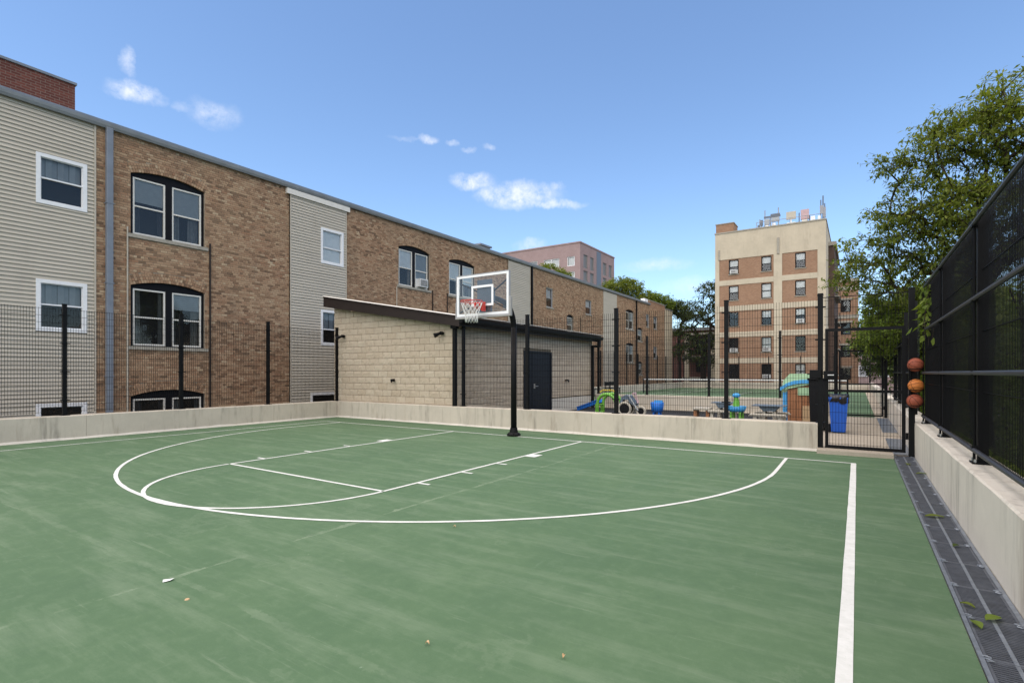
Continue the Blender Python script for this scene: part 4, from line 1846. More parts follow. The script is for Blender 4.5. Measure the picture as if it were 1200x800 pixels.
# ================================================================== basketball hoop
BH_ = thing('basketball_hoop', 'basketball hoop with clear backboard, red rim and black curved pole', 'basketball hoop', (0, 0.04, 0))
m = MB()
py = .05
pts = [(0, py, .03), (0, py, 1.5), (0, py, 2.55)]
for t in np.linspace(0, 1, 12):
    a = t * R(78)
    pts.append((0, py - .46 * (1 - math.cos(a)) * 1.0, 2.55 + .62 * math.sin(a)))
lp = pts[-1]
pts += [(0, lp[1] - .25, lp[2] + .05), (0, -1.08, 3.24)]
m.tube(pts, [.072] * 3 + [.070] * 12 + [.06, .055], 14)
po = m.build('pole', 'black', BH_, smooth=True)
m = MB()
m.lathe([(0, .02), (.17, .02), (.17, .045), (.105, .09), (.085, .20), (.07, .20)], (0, py, 0), 16)
m.build('base_flange', 'black', po)
m = MB()
for k in range(6):
    a = k * math.pi / 3
    m.tube([(.14 * math.cos(a), py + .14 * math.sin(a), .03), (.14 * math.cos(a), py + .14 * math.sin(a), .075)], .016, 6)
m.build('anchor_bolt', 'black', po)
m = MB()
m.box((-.19, -1.15, 2.86), (.19, -1.10, 3.58))
m.box((-.23, -1.10, 3.1), (-.17, -1.05, 3.4))
m.box((.17, -1.10, 3.1), (.23, -1.05, 3.4))
m.build('mount_plate', 'metal_mount', BH_)
for sx_ in (-1, 1):
    m = MB()
    m.tube([(sx_ * .66, -1.17, 3.55), (0, -1.02, 3.22)], .017, 8)
    m.tube([(sx_ * .66, -1.17, 2.88), (0, -1.02, 3.18)], .017, 8)
    m.build('brace', 'black', BH_)
BX0, BX1, BZ0, BZ1 = -.715, .705, 2.785, 3.70
FB = Fr((0, -1.22, 0), (1, 0, 0), (0, -1, 0))
m = MB()
m.add([(BX0 + .01, BZ0 + .01, -.008), (BX1 - .01, BZ0 + .01, -.008), (BX1 - .01, BZ1 - .01, -.008), (BX0 + .01, BZ1 - .01, -.008)], [(0, 1, 2, 3)], FB)
bd = m.build('backboard', 'board_glass', BH_)
m = MB()
m.ring(BX0, BX1, BZ0, BZ1, .055, -.02, .004, FB)
m.build('backboard_border', 'white_paint', bd)
m = MB()
m.ring(-.30, .30, 2.99, 3.45, .05, -.006, .001, FB)
m.build('target_square', 'white_paint', bd)
m = MB()
m.ring(BX0 - .018, BX1 + .018, BZ0 - .02, BZ1 + .012, .0175, -.04, .008, FB)
m.build('backboard_frame', 'greyplastic', bd)
m = MB()
m.box((BX0 - .03, BZ0 - .055, -.045), (BX1 + .03, BZ0 - .021, .02), FB)
m.box((BX0 - .035, BZ0 - .055, -.05), (BX0 - .0185, BZ0 + .32, .02), FB)
m.box((BX1 + .0185, BZ0 - .055, -.05), (BX1 + .06, BZ0 + .36, .02), FB)
m.build('edge_padding', 'padding', bd, auto=.01)
rc = (0, -1.22 - .38, 3.05)
m = MB()
an = np.linspace(0, 2 * np.pi, 40, endpoint=False)
m.tube([(rc[0] + .235 * math.cos(a), rc[1] + .235 * math.sin(a), rc[2]) for a in an], .0105, 8, closed=True)
m.tube([(rc[0] + .235 * math.cos(a), rc[1] + .235 * math.sin(a), rc[2] - .03) for a in an[20 - 16:20 + 17]], .006, 6)
ri = m.build('rim', 'rim', BH_, smooth=True)
m = MB()
m.box((-.10, -1.262, 2.90), (.10, -1.232, 3.07))
m.box((-.09, -1.40, 2.93), (-.055, -1.263, 3.04))
m.box((.055, -1.40, 2.93), (.09, -1.263, 3.04))
m.box((-.055, -1.38, 3.03), (.055, -1.263, 3.045))
m.box((.09, -1.37, 2.86), (.115, -1.25, 3.045))
m.build('rim_bracket', 'rim', BH_)
net = MB()
NN = 12
levels = [(.235, 0), (.205, -.09), (.175, -.18), (.150, -.27), (.135, -.36), (.130, -.44)]
for k in range(NN):
    for s in (-1, 1):
        pts = []
        for i, (r_, dz) in enumerate(levels):
            a = (k + s * .5 * i) * 2 * math.pi / NN
            pts.append((rc[0] + r_ * math.cos(a) + RNG.normal(0, .003), rc[1] + r_ * math.sin(a) + RNG.normal(0, .003), rc[2] - .012 + dz + RNG.normal(0, .004)))
        net.tube(pts, .0042, 5)
net.build('net', 'net', BH_, smooth=True)


# ================================================================== basketballs in their rack
def basketball(c, r, mat, label, rot):
    t = thing('basketball', label, 'basketball', (c[0], c[1], c[2] - r), 'basketballs at the gate')
    m = MB()
    prof = [(max(r * math.cos(a), 1e-4), r * math.sin(a)) for a in np.linspace(-math.pi / 2, math.pi / 2, 20)]
    m.lathe(prof, c, 30)
    m.build('ball_skin', mat, t, smooth=True)
    s = MB()
    Mx = np.array(Matrix.Rotation(rot[2], 3, 'Z') @ Matrix.Rotation(rot[1], 3, 'Y') @ Matrix.Rotation(rot[0], 3, 'X'))
    q = np.linspace(0, 2 * np.pi, 40, endpoint=False)
    loops = [np.stack([np.cos(q), np.sin(q), 0 * q], 1), np.stack([np.cos(q), 0 * q, np.sin(q)], 1)]
    for sg in (-1, 1):
        dd = np.stack([.86 * np.cos(q) * .82, sg * (.60 - .18 * np.cos(2 * q)), .86 * np.sin(q)], 1)
        loops.append(dd / np.linalg.norm(dd, axis=1, keepdims=True))
    for L_ in loops:
        s.tube((L_ * r) @ Mx.T + np.array(c), .0032, 5, closed=True)
    s.build('seams', 'ball_seam', t)


RC = (7.76, 1.17)
basketball((RC[0], RC[1], 1.66), .122, 'ball_r', 'brown basketball at the top of the three beside the gate', (.4, .3, .2))
basketball((RC[0] + .005, RC[1], 1.29), .119, 'ball_o', 'bright orange basketball between two darker ones beside the gate', (1.2, .2, .9))
basketball((RC[0] - .012, RC[1], 1.02), .122, 'ball_r', 'brown basketball lowest of the three beside the gate', (.2, .9, .4))
t_ = thing('ball_rack', 'black wire rack holding three basketballs on the gate post', 'ball rack', (RC[0], 1.27, .8))
m = MB()
for sx_ in (-1, 1):
    m.tube([(RC[0] + sx_ * .06, 1.300, .84), (RC[0] + sx_ * .06, 1.300, 1.82)], .011, 8)
m.build('upright', 'black', t_)
for zz, rr in ((1.66 - .075, .10), (1.29 - .075, .10), (1.02 - .078, .10)):
    m = MB()
    q = np.linspace(0, 2 * np.pi, 24, endpoint=False)
    m.tube([(RC[0] + rr * math.cos(a), RC[1] + rr * math.sin(a), zz) for a in q], .007, 6, closed=True)
    m.tube([(RC[0], RC[1] + rr, zz), (RC[0], 1.30, zz)], .007, 6)
    m.build('holding_ring', 'black', t_)


# ================================================================== toys in the yard
def leg_poly(m, x, y, z0, z1, r=.025):
    m.tube([(x, y, z0), (x, y, z1)], r, 8)


# blue slide lying by the shed
t_ = thing('toy_slide', 'blue plastic toddler slide lying near the shed wall', 'slide', (-1.2, 7, 0))
v, f = [], []
N_ = 12
for i in range(N_ + 1):
    t = i / N_
    x = -1.66 + .84 * t
    z = .14 + .30 * (t ** 1.1)
    for (yo, zo) in ((-.26, .12), (-.22, .12), (-.19, .0), (.19, .0), (.22, .12), (.26, .12)):
        v.append((x, 7 + yo, z + zo))
    if i:
        for k in range(5):
            b = 6 * i + k
            f.append((b - 6, b - 5, b + 1, b))
m = MB()
m.add(v, f)
so_ = m.build('chute', 't_blue', t_)
sol = so_.modifiers.new('thick', 'SOLIDIFY')
sol.thickness = .02
m = MB()
for yl in (6.75, 7.20):
    m = MB()
    m.box((-.92, yl, 0), (-.84, yl + .05, .42))
    m.build('leg', 't_green', t_)
# green arch climber with yellow top
t_ = thing('toy_climber', 'lime green arched toddler climber with yellow handle', 'climber', (.36, 5, 0))
for y in (4.78, 5.22):
    m = MB()
    pts = [(.06, y, 0), (.06, y, .45)]
    for a in np.linspace(math.pi, 0, 14):
        pts.append((.36 + .30 * math.cos(a), y, .55 + .30 * math.sin(a)))
    pts += [(.66, y, .45), (.66, y, 0)]
    m.tube(pts, .05, 10)
    m.build('side_arch', 't_green', t_, smooth=True)
m = MB()
m.tube([(.12, 4.85, .90), (.2, 4.85, .97), (.55, 4.85, .97), (.62, 4.85, .90)], .022, 8)
m.build('handle', 't_yellow', t_)
for z in (.25, .5):
    m = MB()
    m.tube([(.06, 4.82, z), (.06, 5.18, z)], .028, 8)
    m.build('rung', 't_green', t_)
# ride-on tricycle
t_ = thing('ride_on_toy', 'child ride-on toy with grey wheel and blue body', 'ride-on toy', (1.15, 4.5, 0))
for (x, y, r_) in ((1.10, 4.40, .22), (1.10, 4.72, .22), (1.55, 4.56, .16)):
    q = np.linspace(0, 2 * np.pi, 24, endpoint=False)
    m = MB()
    m.tube([(x + (r_ - .035) * math.cos(a), y, r_ + .22 + (r_ - .035) * math.sin(a)) for a in q], .036, 8, closed=True)
    wo_ = m.build('wheel', 't_beige', t_, smooth=True)
    m = MB()
    m.tube([(x, y - .02, r_ + .22), (x, y + .02, r_ + .22)], r_ - .07, 16)
    m.build('hub', 'tyre', wo_)
m = MB()
poly = [(.92, .62), (.96, .76), (1.10, .86), (1.24, .84), (1.32, .74), (1.44, .60), (1.40, .54), (1.25, .60), (1.18, .72), (1.04, .72), (.98, .60)]
m.prism(poly, -4.66, -4.46, Fr((0, 0, 0), (1, 0, 0), (0, -1, 0)))
m.build('body', 't_slate', t_)
m = MB()
m.tube([(1.20, 4.44, .86), (1.50, 4.44, .40)], .022, 8)
m.tube([(1.20, 4.68, .86), (1.50, 4.68, .40)], .022, 8)
m.build('frame_tube', 'curtain_g', t_)
m = MB()
m.tube([(1.34, 4.44, .90), (1.34, 4.68, .90)], .035, 10)
m.tube([(1.36, 4.56, .90), (1.46, 4.56, .62)], .03, 8)
m.build('handlebar', 't_pink', t_)
# blue tub chair
t_ = thing('toy_chair', 'blue plastic toddler chair standing by the inner wall', 'chair', (1.73, 5.5, 0))
m = MB()
m.lathe([(.12, .30), (.17, .32), (.19, .45), (.20, .60), (.185, .61), (.17, .46), (.10, .40), (.001, .40)], (1.73, 5.5, 0), 20)
m.build('seat_shell', 't_blue', t_, smooth=True)
for a in (.8, 2.4, 3.9, 5.5):
    m = MB()
    m.tube([(1.73 + .13 * math.cos(a), 5.5 + .13 * math.sin(a), 0), (1.73 + .11 * math.cos(a), 5.5 + .11 * math.sin(a), .33)], [.03, .035], 8)
    m.build('leg', 't_blue', t_)
m = MB()
m.box((1.60, 5.61, .55), (1.86, 5.66, .66))
m.build('backrest', 't_lblue', t_)


def picnic(x, y, s, label, topm='t_slate', basem='t_beige'):
    t = thing('toy_picnic_table', label, 'table', (x, y, 0), 'toddler picnic tables')
    m = MB()
    poly = [(-.36 * s, .70), (.36 * s, .70), (.36 * s, .725), (-.36 * s, .725)]
    m.prism(poly, -.28 * s, .28 * s, Fr((x, y, 0), (1, 0, 0), (0, -1, 0)))
    m.build('tabletop', topm, t, auto=.01)
    m = MB()
    m.prism([(-.22 * s, .69), (-.12 * s, .58), (.12 * s, .58), (.22 * s, .69)], -.2, .2, Fr((x, y, 0), (1, 0, 0), (0, -1, 0)))
    m.build('table_apron', topm, t)
    for sx in (-1, 1):
        m = MB()
        m.box((x + sx * .11 * s - .035, y - .18, 0), (x + sx * .11 * s + .035, y + .18, .58))
        m.build('leg', basem, t)
    for sy in (-1, 1):
        m = MB()
        m.prism([(-.40 * s, .47), (.40 * s, .47), (.36 * s, .53), (-.36 * s, .53)], sy * .42 - .09, sy * .42 + .09, Fr((x, y, 0), (1, 0, 0), (0, -1, 0)))
        b = m.build('bench', basem, t, auto=.015)
        m = MB()
        for sx in (-1, 1):
            m.box((x + sx * .26 * s - .04, y - sy * .42 - .05, 0), (x + sx * .26 * s + .04, y - sy * .42 + .05, .469))
        m.build('bench_leg', basem, b)
    return t


picnic(3.88, 4.5, .8, 'small toddler picnic table behind the blue and green water table')
picnic(5.10, 3.8, 1.05, 'larger grey toddler picnic table in front of the playhouse')
# low stacked beige stools left of the picnic table
t_ = thing('toy_bench', 'low beige toddler bench at the left of the picnic tables', 'bench', (3.35, 4.2, 0))
m = MB()
m.box((3.18, 4.0, .52), (3.62, 4.4, .58))
m.build('seat', 't_beige', t_, auto=.01)
for x in (3.20, 3.52):
    m = MB()
    m.box((x, 4.05, 0), (x + .08, 4.35, .52))
    m.build('leg', 't_brown', t_)
# water table
t_ = thing('water_table', 'blue and lime green toddler water table with a blue topped tower', 'water table', (4.39, 3.5, 0))
m = MB()
m.lathe([(.001, .56), (.17, .55), (.205, .60), (.225, .69), (.21, .69), (.19, .62), (.001, .60)], (4.39, 3.5, 0), 24)
m.build('basin', 't_lblue', t_, smooth=True)
for a in (.6, 2.2, 3.8, 5.4):
    m = MB()
    m.tube([(4.39 + .17 * math.cos(a), 3.5 + .17 * math.sin(a), 0), (4.39 + .14 * math.cos(a), 3.5 + .14 * math.sin(a), .57)], .03, 8)
    m.build('leg', 't_green', t_)
m = MB()
m.lathe([(.085, .60), (.075, .75), (.055, .88), (.05, .92)], (4.38, 3.5, 0), 16)
tw = m.build('tower', 't_green', t_, smooth=True)
m = MB()
m.lathe([(.001, .90), (.075, .91), (.095, .95), (.08, .99), (.04, 1.01), (.001, 1.01)], (4.38, 3.5, 0), 18)
m.build('tower_cup', 't_lblue', tw, smooth=True)
# playhouse
t_ = thing('playhouse', 'brown plastic playhouse with pale green roof and blue arched trim', 'playhouse', (5.42, 6.9, 0))
HX0, HX1, HY0, HY1 = 5.10, 5.98, 6.5, 7.4
m = MB()
m.box((HX0 + .12, HY0, 0), (HX1, HY0 + .05, 1.22))
m.box((HX0 + .12, HY1 - .05, 0), (HX1, HY1, 1.22))
m.box((HX1 - .05, HY0 + .05, 0), (HX1, HY1 - .05, 1.22))
m.build('wall', 't_brown', t_)
m = MB()
for y in (HY0 - .02, HY1 - .06):
    m.box((HX0 + .0, y, 0), (HX0 + .09, y + .08, .95))
m.build('corner_post', 't_lblue', t_)
m = MB()
for i in range(5):
    x = HX0 + .18 + i * .15
    m.box((x, HY0 - .006, .05), (x + .012, HY0, 1.1))
m.build('plank_groove', 'bark', t_)
poly = []
for a in np.linspace(math.pi, math.pi * .35, 12):
    poly.append((HX1 - .30 + .70 * math.cos(a), 1.08 + .42 * math.sin(a)))
poly += [(HX1 + .02, 1.46), (HX1 + .02, 1.24)]
inner = []
for a in np.linspace(math.pi * .38, math.pi, 12):
    inner.append((HX1 - .30 + .64 * math.cos(a), 1.00 + .34 * math.sin(a)))
m = MB()
m.prism([(HX0 - .03, 1.02), (HX1 + .04, 1.24), (HX1 + .04, 1.49), (HX0 + .18, 1.49), (HX0 + .02, 1.30)], -HY1 - .08, -HY0 + .06, Fr((0, 0, 0), (1, 0, 0), (0, -1, 0)))
ro2 = m.build('roof', 't_pgreen', t_)
m = MB()
arc = [(HX0 - .06, 1.0), (HX0 + .10, 1.12), (HX0 + .28, 1.19), (HX0 + .5, 1.22), (HX1 + .05, 1.22)]
for i in range(len(arc) - 1):
    (x0, z0), (x1, z1) = arc[i], arc[i + 1]
    m.prism([(x0, z0), (x1, z1), (x1, z1 + .10), (x0, z0 + .10)], -HY0 + .062, -HY0 + .10, Fr((0, 0, 0), (1, 0, 0), (0, -1, 0)))
m.build('arched_trim', 't_lblue', ro2)
m = MB()
m.box((HX0 + .38, HY0 - .03, .88), (HX0 + .68, HY0 - .001, 1.10))
m.build('window', 't_pgreen', t_)
m = MB()
m.box((HX0 + .50, HY0 - .03, .0), (HX0 + .78, HY0 - .001, .58))
m.build('door', 't_tan', t_)
# dark storage bin beside the playhouse
t_ = thing('storage_bin', 'tall black wheeled bin between the playhouse and the gate post', 'bin', (6.05, 5.6, 0))
m = MB()
m.add([(5.86, 5.42, .05), (6.18, 5.42, .05), (6.18, 5.8, .05), (5.86, 5.8, .05), (5.82, 5.36, 1.32), (6.22, 5.36, 1.32), (6.22, 5.86, 1.32), (5.82, 5.86, 1.32)], BOXF)
m.build('body', 'tyre', t_)
m = MB()
m.box((5.79, 5.33, 1.32), (6.25, 5.9, 1.38))
m.build('lid', 'black', t_, auto=.02)
m = MB()
m.tube([(5.84, 5.82, .07), (6.2, 5.82, .07)], .07, 12)
m.build('wheel', 'tyre', t_)
# blue recycling bin with black bag
t_ = thing('recycling_bin', 'blue wheeled bin lined with a black bag behind the gate', 'bin', (6.5, 5.3, 0))
bx0, by0 = 6.50, 5.30
m = MB()
v = []
for (hw, hd, z) in ((.155, .19, .02), (.16, .20, .10), (.205, .26, .84), (.215, .27, .86), (.215, .27, .90), (.20, .255, .90), (.195, .25, .82)):
    v += [(bx0 - hw, by0 - hd, z), (bx0 + hw, by0 - hd, z), (bx0 + hw, by0 + hd, z), (bx0 - hw, by0 + hd, z)]
f = [(0, 3, 2, 1)]
for i in range(6):
    for k in range(4):
        k2 = (k + 1) % 4
        f.append((4 * i + k, 4 * i + k2, 4 * i + 4 + k2, 4 * i + 4 + k))
f.append((24, 25, 26, 27))
m.add(v, f)
m.build('body', 'bin', t_, auto=.012)
m = MB()
v, f = [], []
nr = 28
for j, (s_, z) in enumerate(((1.0, .79), (1.09, .80), (1.10, .90), (1.04, .955), (.9, .97), (.4, .90))):
    for k in range(nr):
        a = 2 * math.pi * k / nr
        cx, cy = math.cos(a), math.sin(a)
        q = 1 / max(abs(cx), abs(cy)) ** .8
        jit = RNG.normal(0, .012)
        zz = z + RNG.normal(0, .012) - (.05 if j <= 1 and cx > 0 else 0)
        v.append((bx0 + .205 * s_ * cx * q + jit * cx, by0 + .26 * s_ * cy * q + jit * cy, zz))
    if j:
        for k in range(nr):
            k2 = (k + 1) % nr
            f.append(((j - 1) * nr + k, (j - 1) * nr + k2, j * nr + k2, j * nr + k))
f.append(tuple(5 * nr + k for k in range(nr)))
m.add(v, f)
m.build('bin_bag', 'bag', t_, smooth=True)
for sx in (-1, 1):
    m = MB()
    m.tube([(bx0 - .20, by0 + sx * .10 - .03, .10), (bx0 - .20, by0 + sx * .10 + .03, .10)], .10, 16)
    m.build('wheel', 'tyre', t_)

# ------------------------------------------------------------------ tennis net and benches
t_ = thing('tennis_net', 'tennis net with white top band across the far court', 'net', (0, 27.4, 0))
for x in (-6.4, 6.4):
    m = MB()
    m.tube([(x, 27.4, 0), (x, 27.4, 1.10)], .045, 10)
    m.build('net_post', 'black', t_)
m = MB()
m.box((-6.35, 27.39, 1.0), (6.35, 27.41, 1.07))
m.build('top_band', 'white_paint', t_)
mesh_panel(Fr((0, 27.4, 0), (1, 0, 0), (0, -1, 0)), -6.35, 6.35, .06, 1.0, .006, .06, .06, twin=False).build('net_mesh', 'black', t_)
for k, (y, lab) in enumerate(((20.5, 'nearer dark metal bench along the left of the tennis court'), (24.0, 'farther dark metal bench beside the tennis net post'))):
    t_ = thing('court_bench', lab, 'bench', (-7.4, y, 0), 'benches by the tennis court')
    m = MB()
    m.box((-7.6, y - .9, .43), (-7.2, y + .9, .47))
    m.build('seat', 'black', t_)
    m = MB()
    m.box((-7.66, y - .9, .62), (-7.62, y + .9, .88))
    m.build('backrest', 'black', t_)
    for yy in (y - .8, y, y + .8):
        m = MB()
        m.box((-7.66, yy - .025, 0), (-7.61, yy + .025, .9))
        m.box((-7.25, yy - .025, 0), (-7.20, yy + .025, .43))
        m.build('leg', 'black', t_)


# ================================================================== tan apartment block
AP = thing('apartment_block', 'six storey tan and brown brick apartment block beyond the tennis court', 'building', (-1, 55, -2))
AY = 50.35
FP = Fr((0, AY, 0), (1, 0, 0), (0, -1, 0))
AX0, AX1, AZT = -6.28, 4.27, 16.78
WX = [(-4.86, -3.86), (-1.62, -.64), (1.55, 2.50)]
ROWS = [13.80, 10.96, 8.12, 5.28, 2.44]
WH = 1.56
ah = [(a, b, zt - WH, zt) for zt in ROWS for a, b in WX]
w = MB()
wall_holes(w, AX0, AX1, -2, AZT, ah, FP, -.05, .22)
w.add([(AX1, AY + .05, -2), (AX1, AY + 19, -2), (AX1, AY + 19, AZT), (AX1, AY + .05, AZT)], [(0, 1, 2, 3)])
w.add([(AX0, AY + .05, -2), (AX0, AY + 19, -2), (AX0, AY + 19, AZT), (AX0, AY + .05, AZT)], [(3, 2, 1, 0)])
w.add([(AX0, AY + 19, -2), (AX1, AY + 19, -2), (AX1, AY + 19, AZT), (AX0, AY + 19, AZT)], [(0, 1, 2, 3)])
w.build('wall', 'apttan', AP)
w = MB()
w.add([(AX0, -2, -1.2), (AX1, -2, -1.2), (AX1, AZT, -1.2), (AX0, AZT, -1.2)], [(0, 1, 2, 3)], FP)
w.build('interior_wall', 'room', AP)
# proud piers and bands, brick panels between
for (pa, pb) in ((-5.84, -.44), (.36, 3.54)):
    for zt in ROWS:
        hl = [(a, b, zt - WH, zt) for a, b in WX if pa < a < pb]
        m = MB()
        wall_holes(m, pa, pb, zt - WH - .62, zt + .10, hl, FP, -.035, .04)
        m.build('brick_panel', 'aptbrick', AP)
for (pa, pb) in ((AX0, -5.84), (-.44, .36), (3.54, AX1)):
    m = MB()
    m.box((pa, -2, -.05), (pb, 13.9, .02), FP)
    m.build('pier', 'apttan', AP)
for (pa, pb) in ((-5.84, -.44), (.36, 3.54)):
    for i in range(5):
        top = ROWS[i] - WH - .62
        bot = ROWS[i + 1] + .10 if i < 4 else -2
        m = MB()
        m.box((pa + .003, bot, -.05), (pb - .003, top, .012), FP)
        m.build('floor_band', 'apttan', AP)
m = MB()
m.box((AX0, 13.9, -.05), (AX1, AZT, .016), FP)
m.build('upper_band', 'apttan', AP)
m = MB()
m.box((-.12, 13.9, .016), (.10, 15.6, .10), FP)
m.build('scupper_pipe', 'limestone', AP)
m = MB()
m.box((-5.95, 13.9, .016), (-5.78, 15.0, .09), FP)
m.build('scupper_pipe', 'limestone', AP)
m = MB()
m.box((AX0 - .06, AY - .08, AZT), (AX1 + .06, AY + 19.06, AZT + .14))
m.build('coping', 'limestone', AP)
m = MB()
m.box((AX0, AY + .4, AZT + .14), (AX0 + 1.85, AY + 2.6, AZT + 1.15))
ch = m.build('chimney', 'aptbrick', AP)
m = MB()
m.box((AX0 - .06, AY + .34, AZT + 1.15), (AX0 + 1.91, AY + 2.66, AZT + 1.24))
m.build('chimney_cap', 'limestone', ch)
AC_SET = {(0, 0), (2, 2), (3, 0), (3, 1), (4, 1), (2, -1)}
BLIND = {(0, 0): .45, (0, 1): .5, (0, 2): .55, (1, 0): .4, (1, 1): 1.0, (1, 2): .5, (2, 1): .5, (2, 2): .4, (3, 1): .8, (4, 2): .7}
COLN = ['left', 'middle', 'right']
ROWN = ['top row', 'second row', 'third row', 'fourth row', 'lowest row']
for ri_, zt in enumerate(ROWS):
    for ci, (a, b) in enumerate(WX):
        m = MB()
        m.ring(a, b, zt - WH, zt, .085, -.20, -.06, FP)
        wo_ = m.build('window', 'black_frame', AP)
        m = MB()
        vm = zt - WH / 2
        m.box((a + .085, vm - .03, -.18), (b - .085, vm + .03, -.09), FP)
        m.build('meeting_rail', 'black_frame', wo_)
        m = MB()
        m.add([(a + .085, zt - WH + .085, -.14), (b - .085, zt - WH + .085, -.14), (b - .085, zt - .085, -.14), (a + .085, zt - .085, -.14)], [(0, 1, 2, 3)], FP)
        m.build('pane', 'far_pane', wo_)
        fb = BLIND.get((ri_, ci))
        if fb:
            m = MB()
            hh = (WH - .17) * fb
            m.box((a + .085, zt - .085 - hh, -.25), (b - .085, zt - .085, -.24), FP)
            m.build('blind', 'curtain_w', wo_)
        m = MB()
        m.box((a - .05, zt - WH - .08, -.12), (b + .05, zt - WH, .03), FP)
        m.build('window_sill', 'limestone', wo_)
        if (ri_, ci) in AC_SET:
            air_con('air conditioner in the %s window of the %s on the tan block' % (COLN[ci], ROWN[ri_]), FP, a + .2, zt - WH + .05, b - a - .4, .40, .22)
# recessed side with balconies, its shade painted in as dark brick
SW = thing('brick_wing', 'brick wing coloured dark for shade, with stacked balconies, right of the tan block', 'building', (4.6, 62, -2))
m = MB()
m.box((AX1 + .02, AY + 5.2, -2), (AX1 + .55, AY + 18, 15.2))
m.build('wall', 'shadebrick', SW)
m = MB()
m.box((AX1 + .0, AY + 5.0, 15.2), (AX1 + .75, AY + 18.1, 15.6))
m.build('cornice', 'limestone', SW)
for z in (1.2, 4.0, 6.9, 9.7, 12.5):
    m = MB()
    m.box((AX1 + .55, AY + 5.6, z), (AX1 + 1.0, AY + 12, z + .12))
    bo_ = m.build('balcony', 'limestone', SW)
    m = MB()
    m.ring(AY + 5.6, AY + 12, z + .12, z + 1.1, .05, .95, .99, Fr((AX1, 0, 0), (0, 1, 0), (1, 0, 0)))
    m.build('railing', 'black', bo_)
A2 = thing('far_brick_house', 'smaller brown brick apartment house behind the tan block', 'building', (5, 80, -2))
F2 = Fr((0, 77.5, 0), (1, 0, 0), (0, -1, 0))
hl = []
for zt in (11.8, 8.6, 5.4, 2.2):
    for a in (4.9,):
        hl.append((a, a + 1.2, zt - 1.7, zt))
m = MB()
wall_holes(m, 3.0, 7.0, -2, 14.4, hl, F2, 0, .2)
m.add([(7.0, 77.5, -2), (7.0, 88, -2), (7.0, 88, 14.4), (7.0, 77.5, 14.4)], [(0, 1, 2, 3)])
m.build('wall', 'aptbrick', A2)
m = MB()
m.box((2.9, 77.3, 14.4), (7.15, 88.2, 14.8))
m.box((3.0, 77.42, 13.2), (7.05, 77.5, 13.7))
m.box((3.0, 77.42, 9.2), (7.05, 77.5, 9.7))
m.build('cornice', 'limestone', A2)
m = MB()
m.add([(3, -2, -.5), (7, -2, -.5), (7, 14.4, -.5), (3, 14.4, -.5)], [(0, 1, 2, 3)], F2)
m.build('interior_wall', 'room', A2)
for (a, b, c, e) in hl:
    m = MB()
    m.ring(a, b, c, e, .1, -.15, -.05, F2)
    wo_ = m.build('window', 'black_frame', A2)
    m = MB()
    m.box((a - .2, e, 0), (b + .2, e + .25, .1), F2)
    m.build('lintel', 'limestone', wo_)
    m = MB()
    m.add([(a + .1, c + .1, -.1), (b - .1, c + .1, -.1), (b - .1, e - .1, -.1), (a + .1, e - .1, -.1)], [(0, 1, 2, 3)], F2)
    m.build('pane', 'far_pane', wo_)
# rooftop antennas
RZ = AZT + .14


def mast(m, x, y, z1, r=.06):
    m.tube([(x, y, RZ - .1), (x, y, z1)], r, 6)


def antenna(label, x, parts, y=AY + 1.4):
    t = thing('rooftop_antenna', label, 'antenna', (x, y, RZ), 'antennas on the tan block')
    for (nm, mt, boxes, tubes) in parts:
        m = MB()
        for (xa, xb, za, zb, dy) in boxes:
            m.box((x + xa, y - dy, RZ + za), (x + xb, y + dy, RZ + zb))
        for (xa, za, zb, r_) in tubes:
            m.tube([(x + xa, y, RZ - .0 + za), (x + xa, y, RZ + zb)], r_, 6)
        m.build(nm, mt, t)
    return t


antenna('short dark antenna cluster at the left end of the tan roof', -1.95, [('mast', 'greyplastic', [], [(0, 0, 1.2, .06), (.18, 0, 1.0, .05)]), ('panel', 'metal_mount', [(-.22, -.05, .0, .6, .1), (.08, .30, .5, 1.1, .1)], [])])
antenna('wide rack of grey panel antennas on the tan roof', -.9, [('mast', 'greyplastic', [], [(-.55, 0, 2.1, .05), (.75, 0, 2.2, .05), (0, 0, 1.4, .06)]), ('crossbar', 'metal_mount', [(-.65, .95, 1.25, 1.42, .08), (.0, .9, 1.4, 1.6, .08)], []), ('panel', 'curtain_g', [(-.6, -.1, .5, 1.15, .12), (.1, .85, .75, 1.2, .12)], []), ('cabinet', 'white_paint', [(-.5, -.2, .0, .45, .15), (.15, .5, .0, .6, .15)], [])])
antenna('square white panel antenna on the tan roof', 1.05, [('mast', 'curtain_w', [], [(0, 0, .7, .07)]), ('panel', 't_beige', [(-.45, .45, .75, 1.55, .08)], []), ('brace', 'curtain_w', [(-.4, .4, .35, .42, .05)], [])])
antenna('pinkish box antenna beside a dark pole on the tan roof', 2.25, [('panel', 't_pink', [(-.3, .45, .55, 1.55, .15)], []), ('mast', 'metal_mount', [], [(-.45, 0, 1.3, .05), (.5, 0, .9, .05)]), ('cabinet', 'cream_vinyl', [(-.2, .3, .0, .5, .15)], [])])
antenna('low white dish boxes near the right roof corner', 3.15, [('dish', 'white_paint', [(-.3, .1, .25, .75, .1), (.35, .6, .3, .7, .1)], []), ('mast', 'greyplastic', [], [(-.1, 0, .5, .06), (.45, 0, .6, .06)])])
antenna('tall thin dark mast at the right corner of the tan roof', 3.95, [('mast', 'metal_mount', [], [(0, 0, 2.7, .06), (-.2, .4, 2.3, .05), (.15, .3, 1.9, .05)]), ('array', 'greyplastic', [(-.28, .05, .9, 1.7, .12), (.0, .25, .5, 1.5, .1)], [])])
m = MB()
m.tube([(-2.2, AY + .8, RZ + .75), (4.1, AY + .8, RZ + .75)], .03, 6)
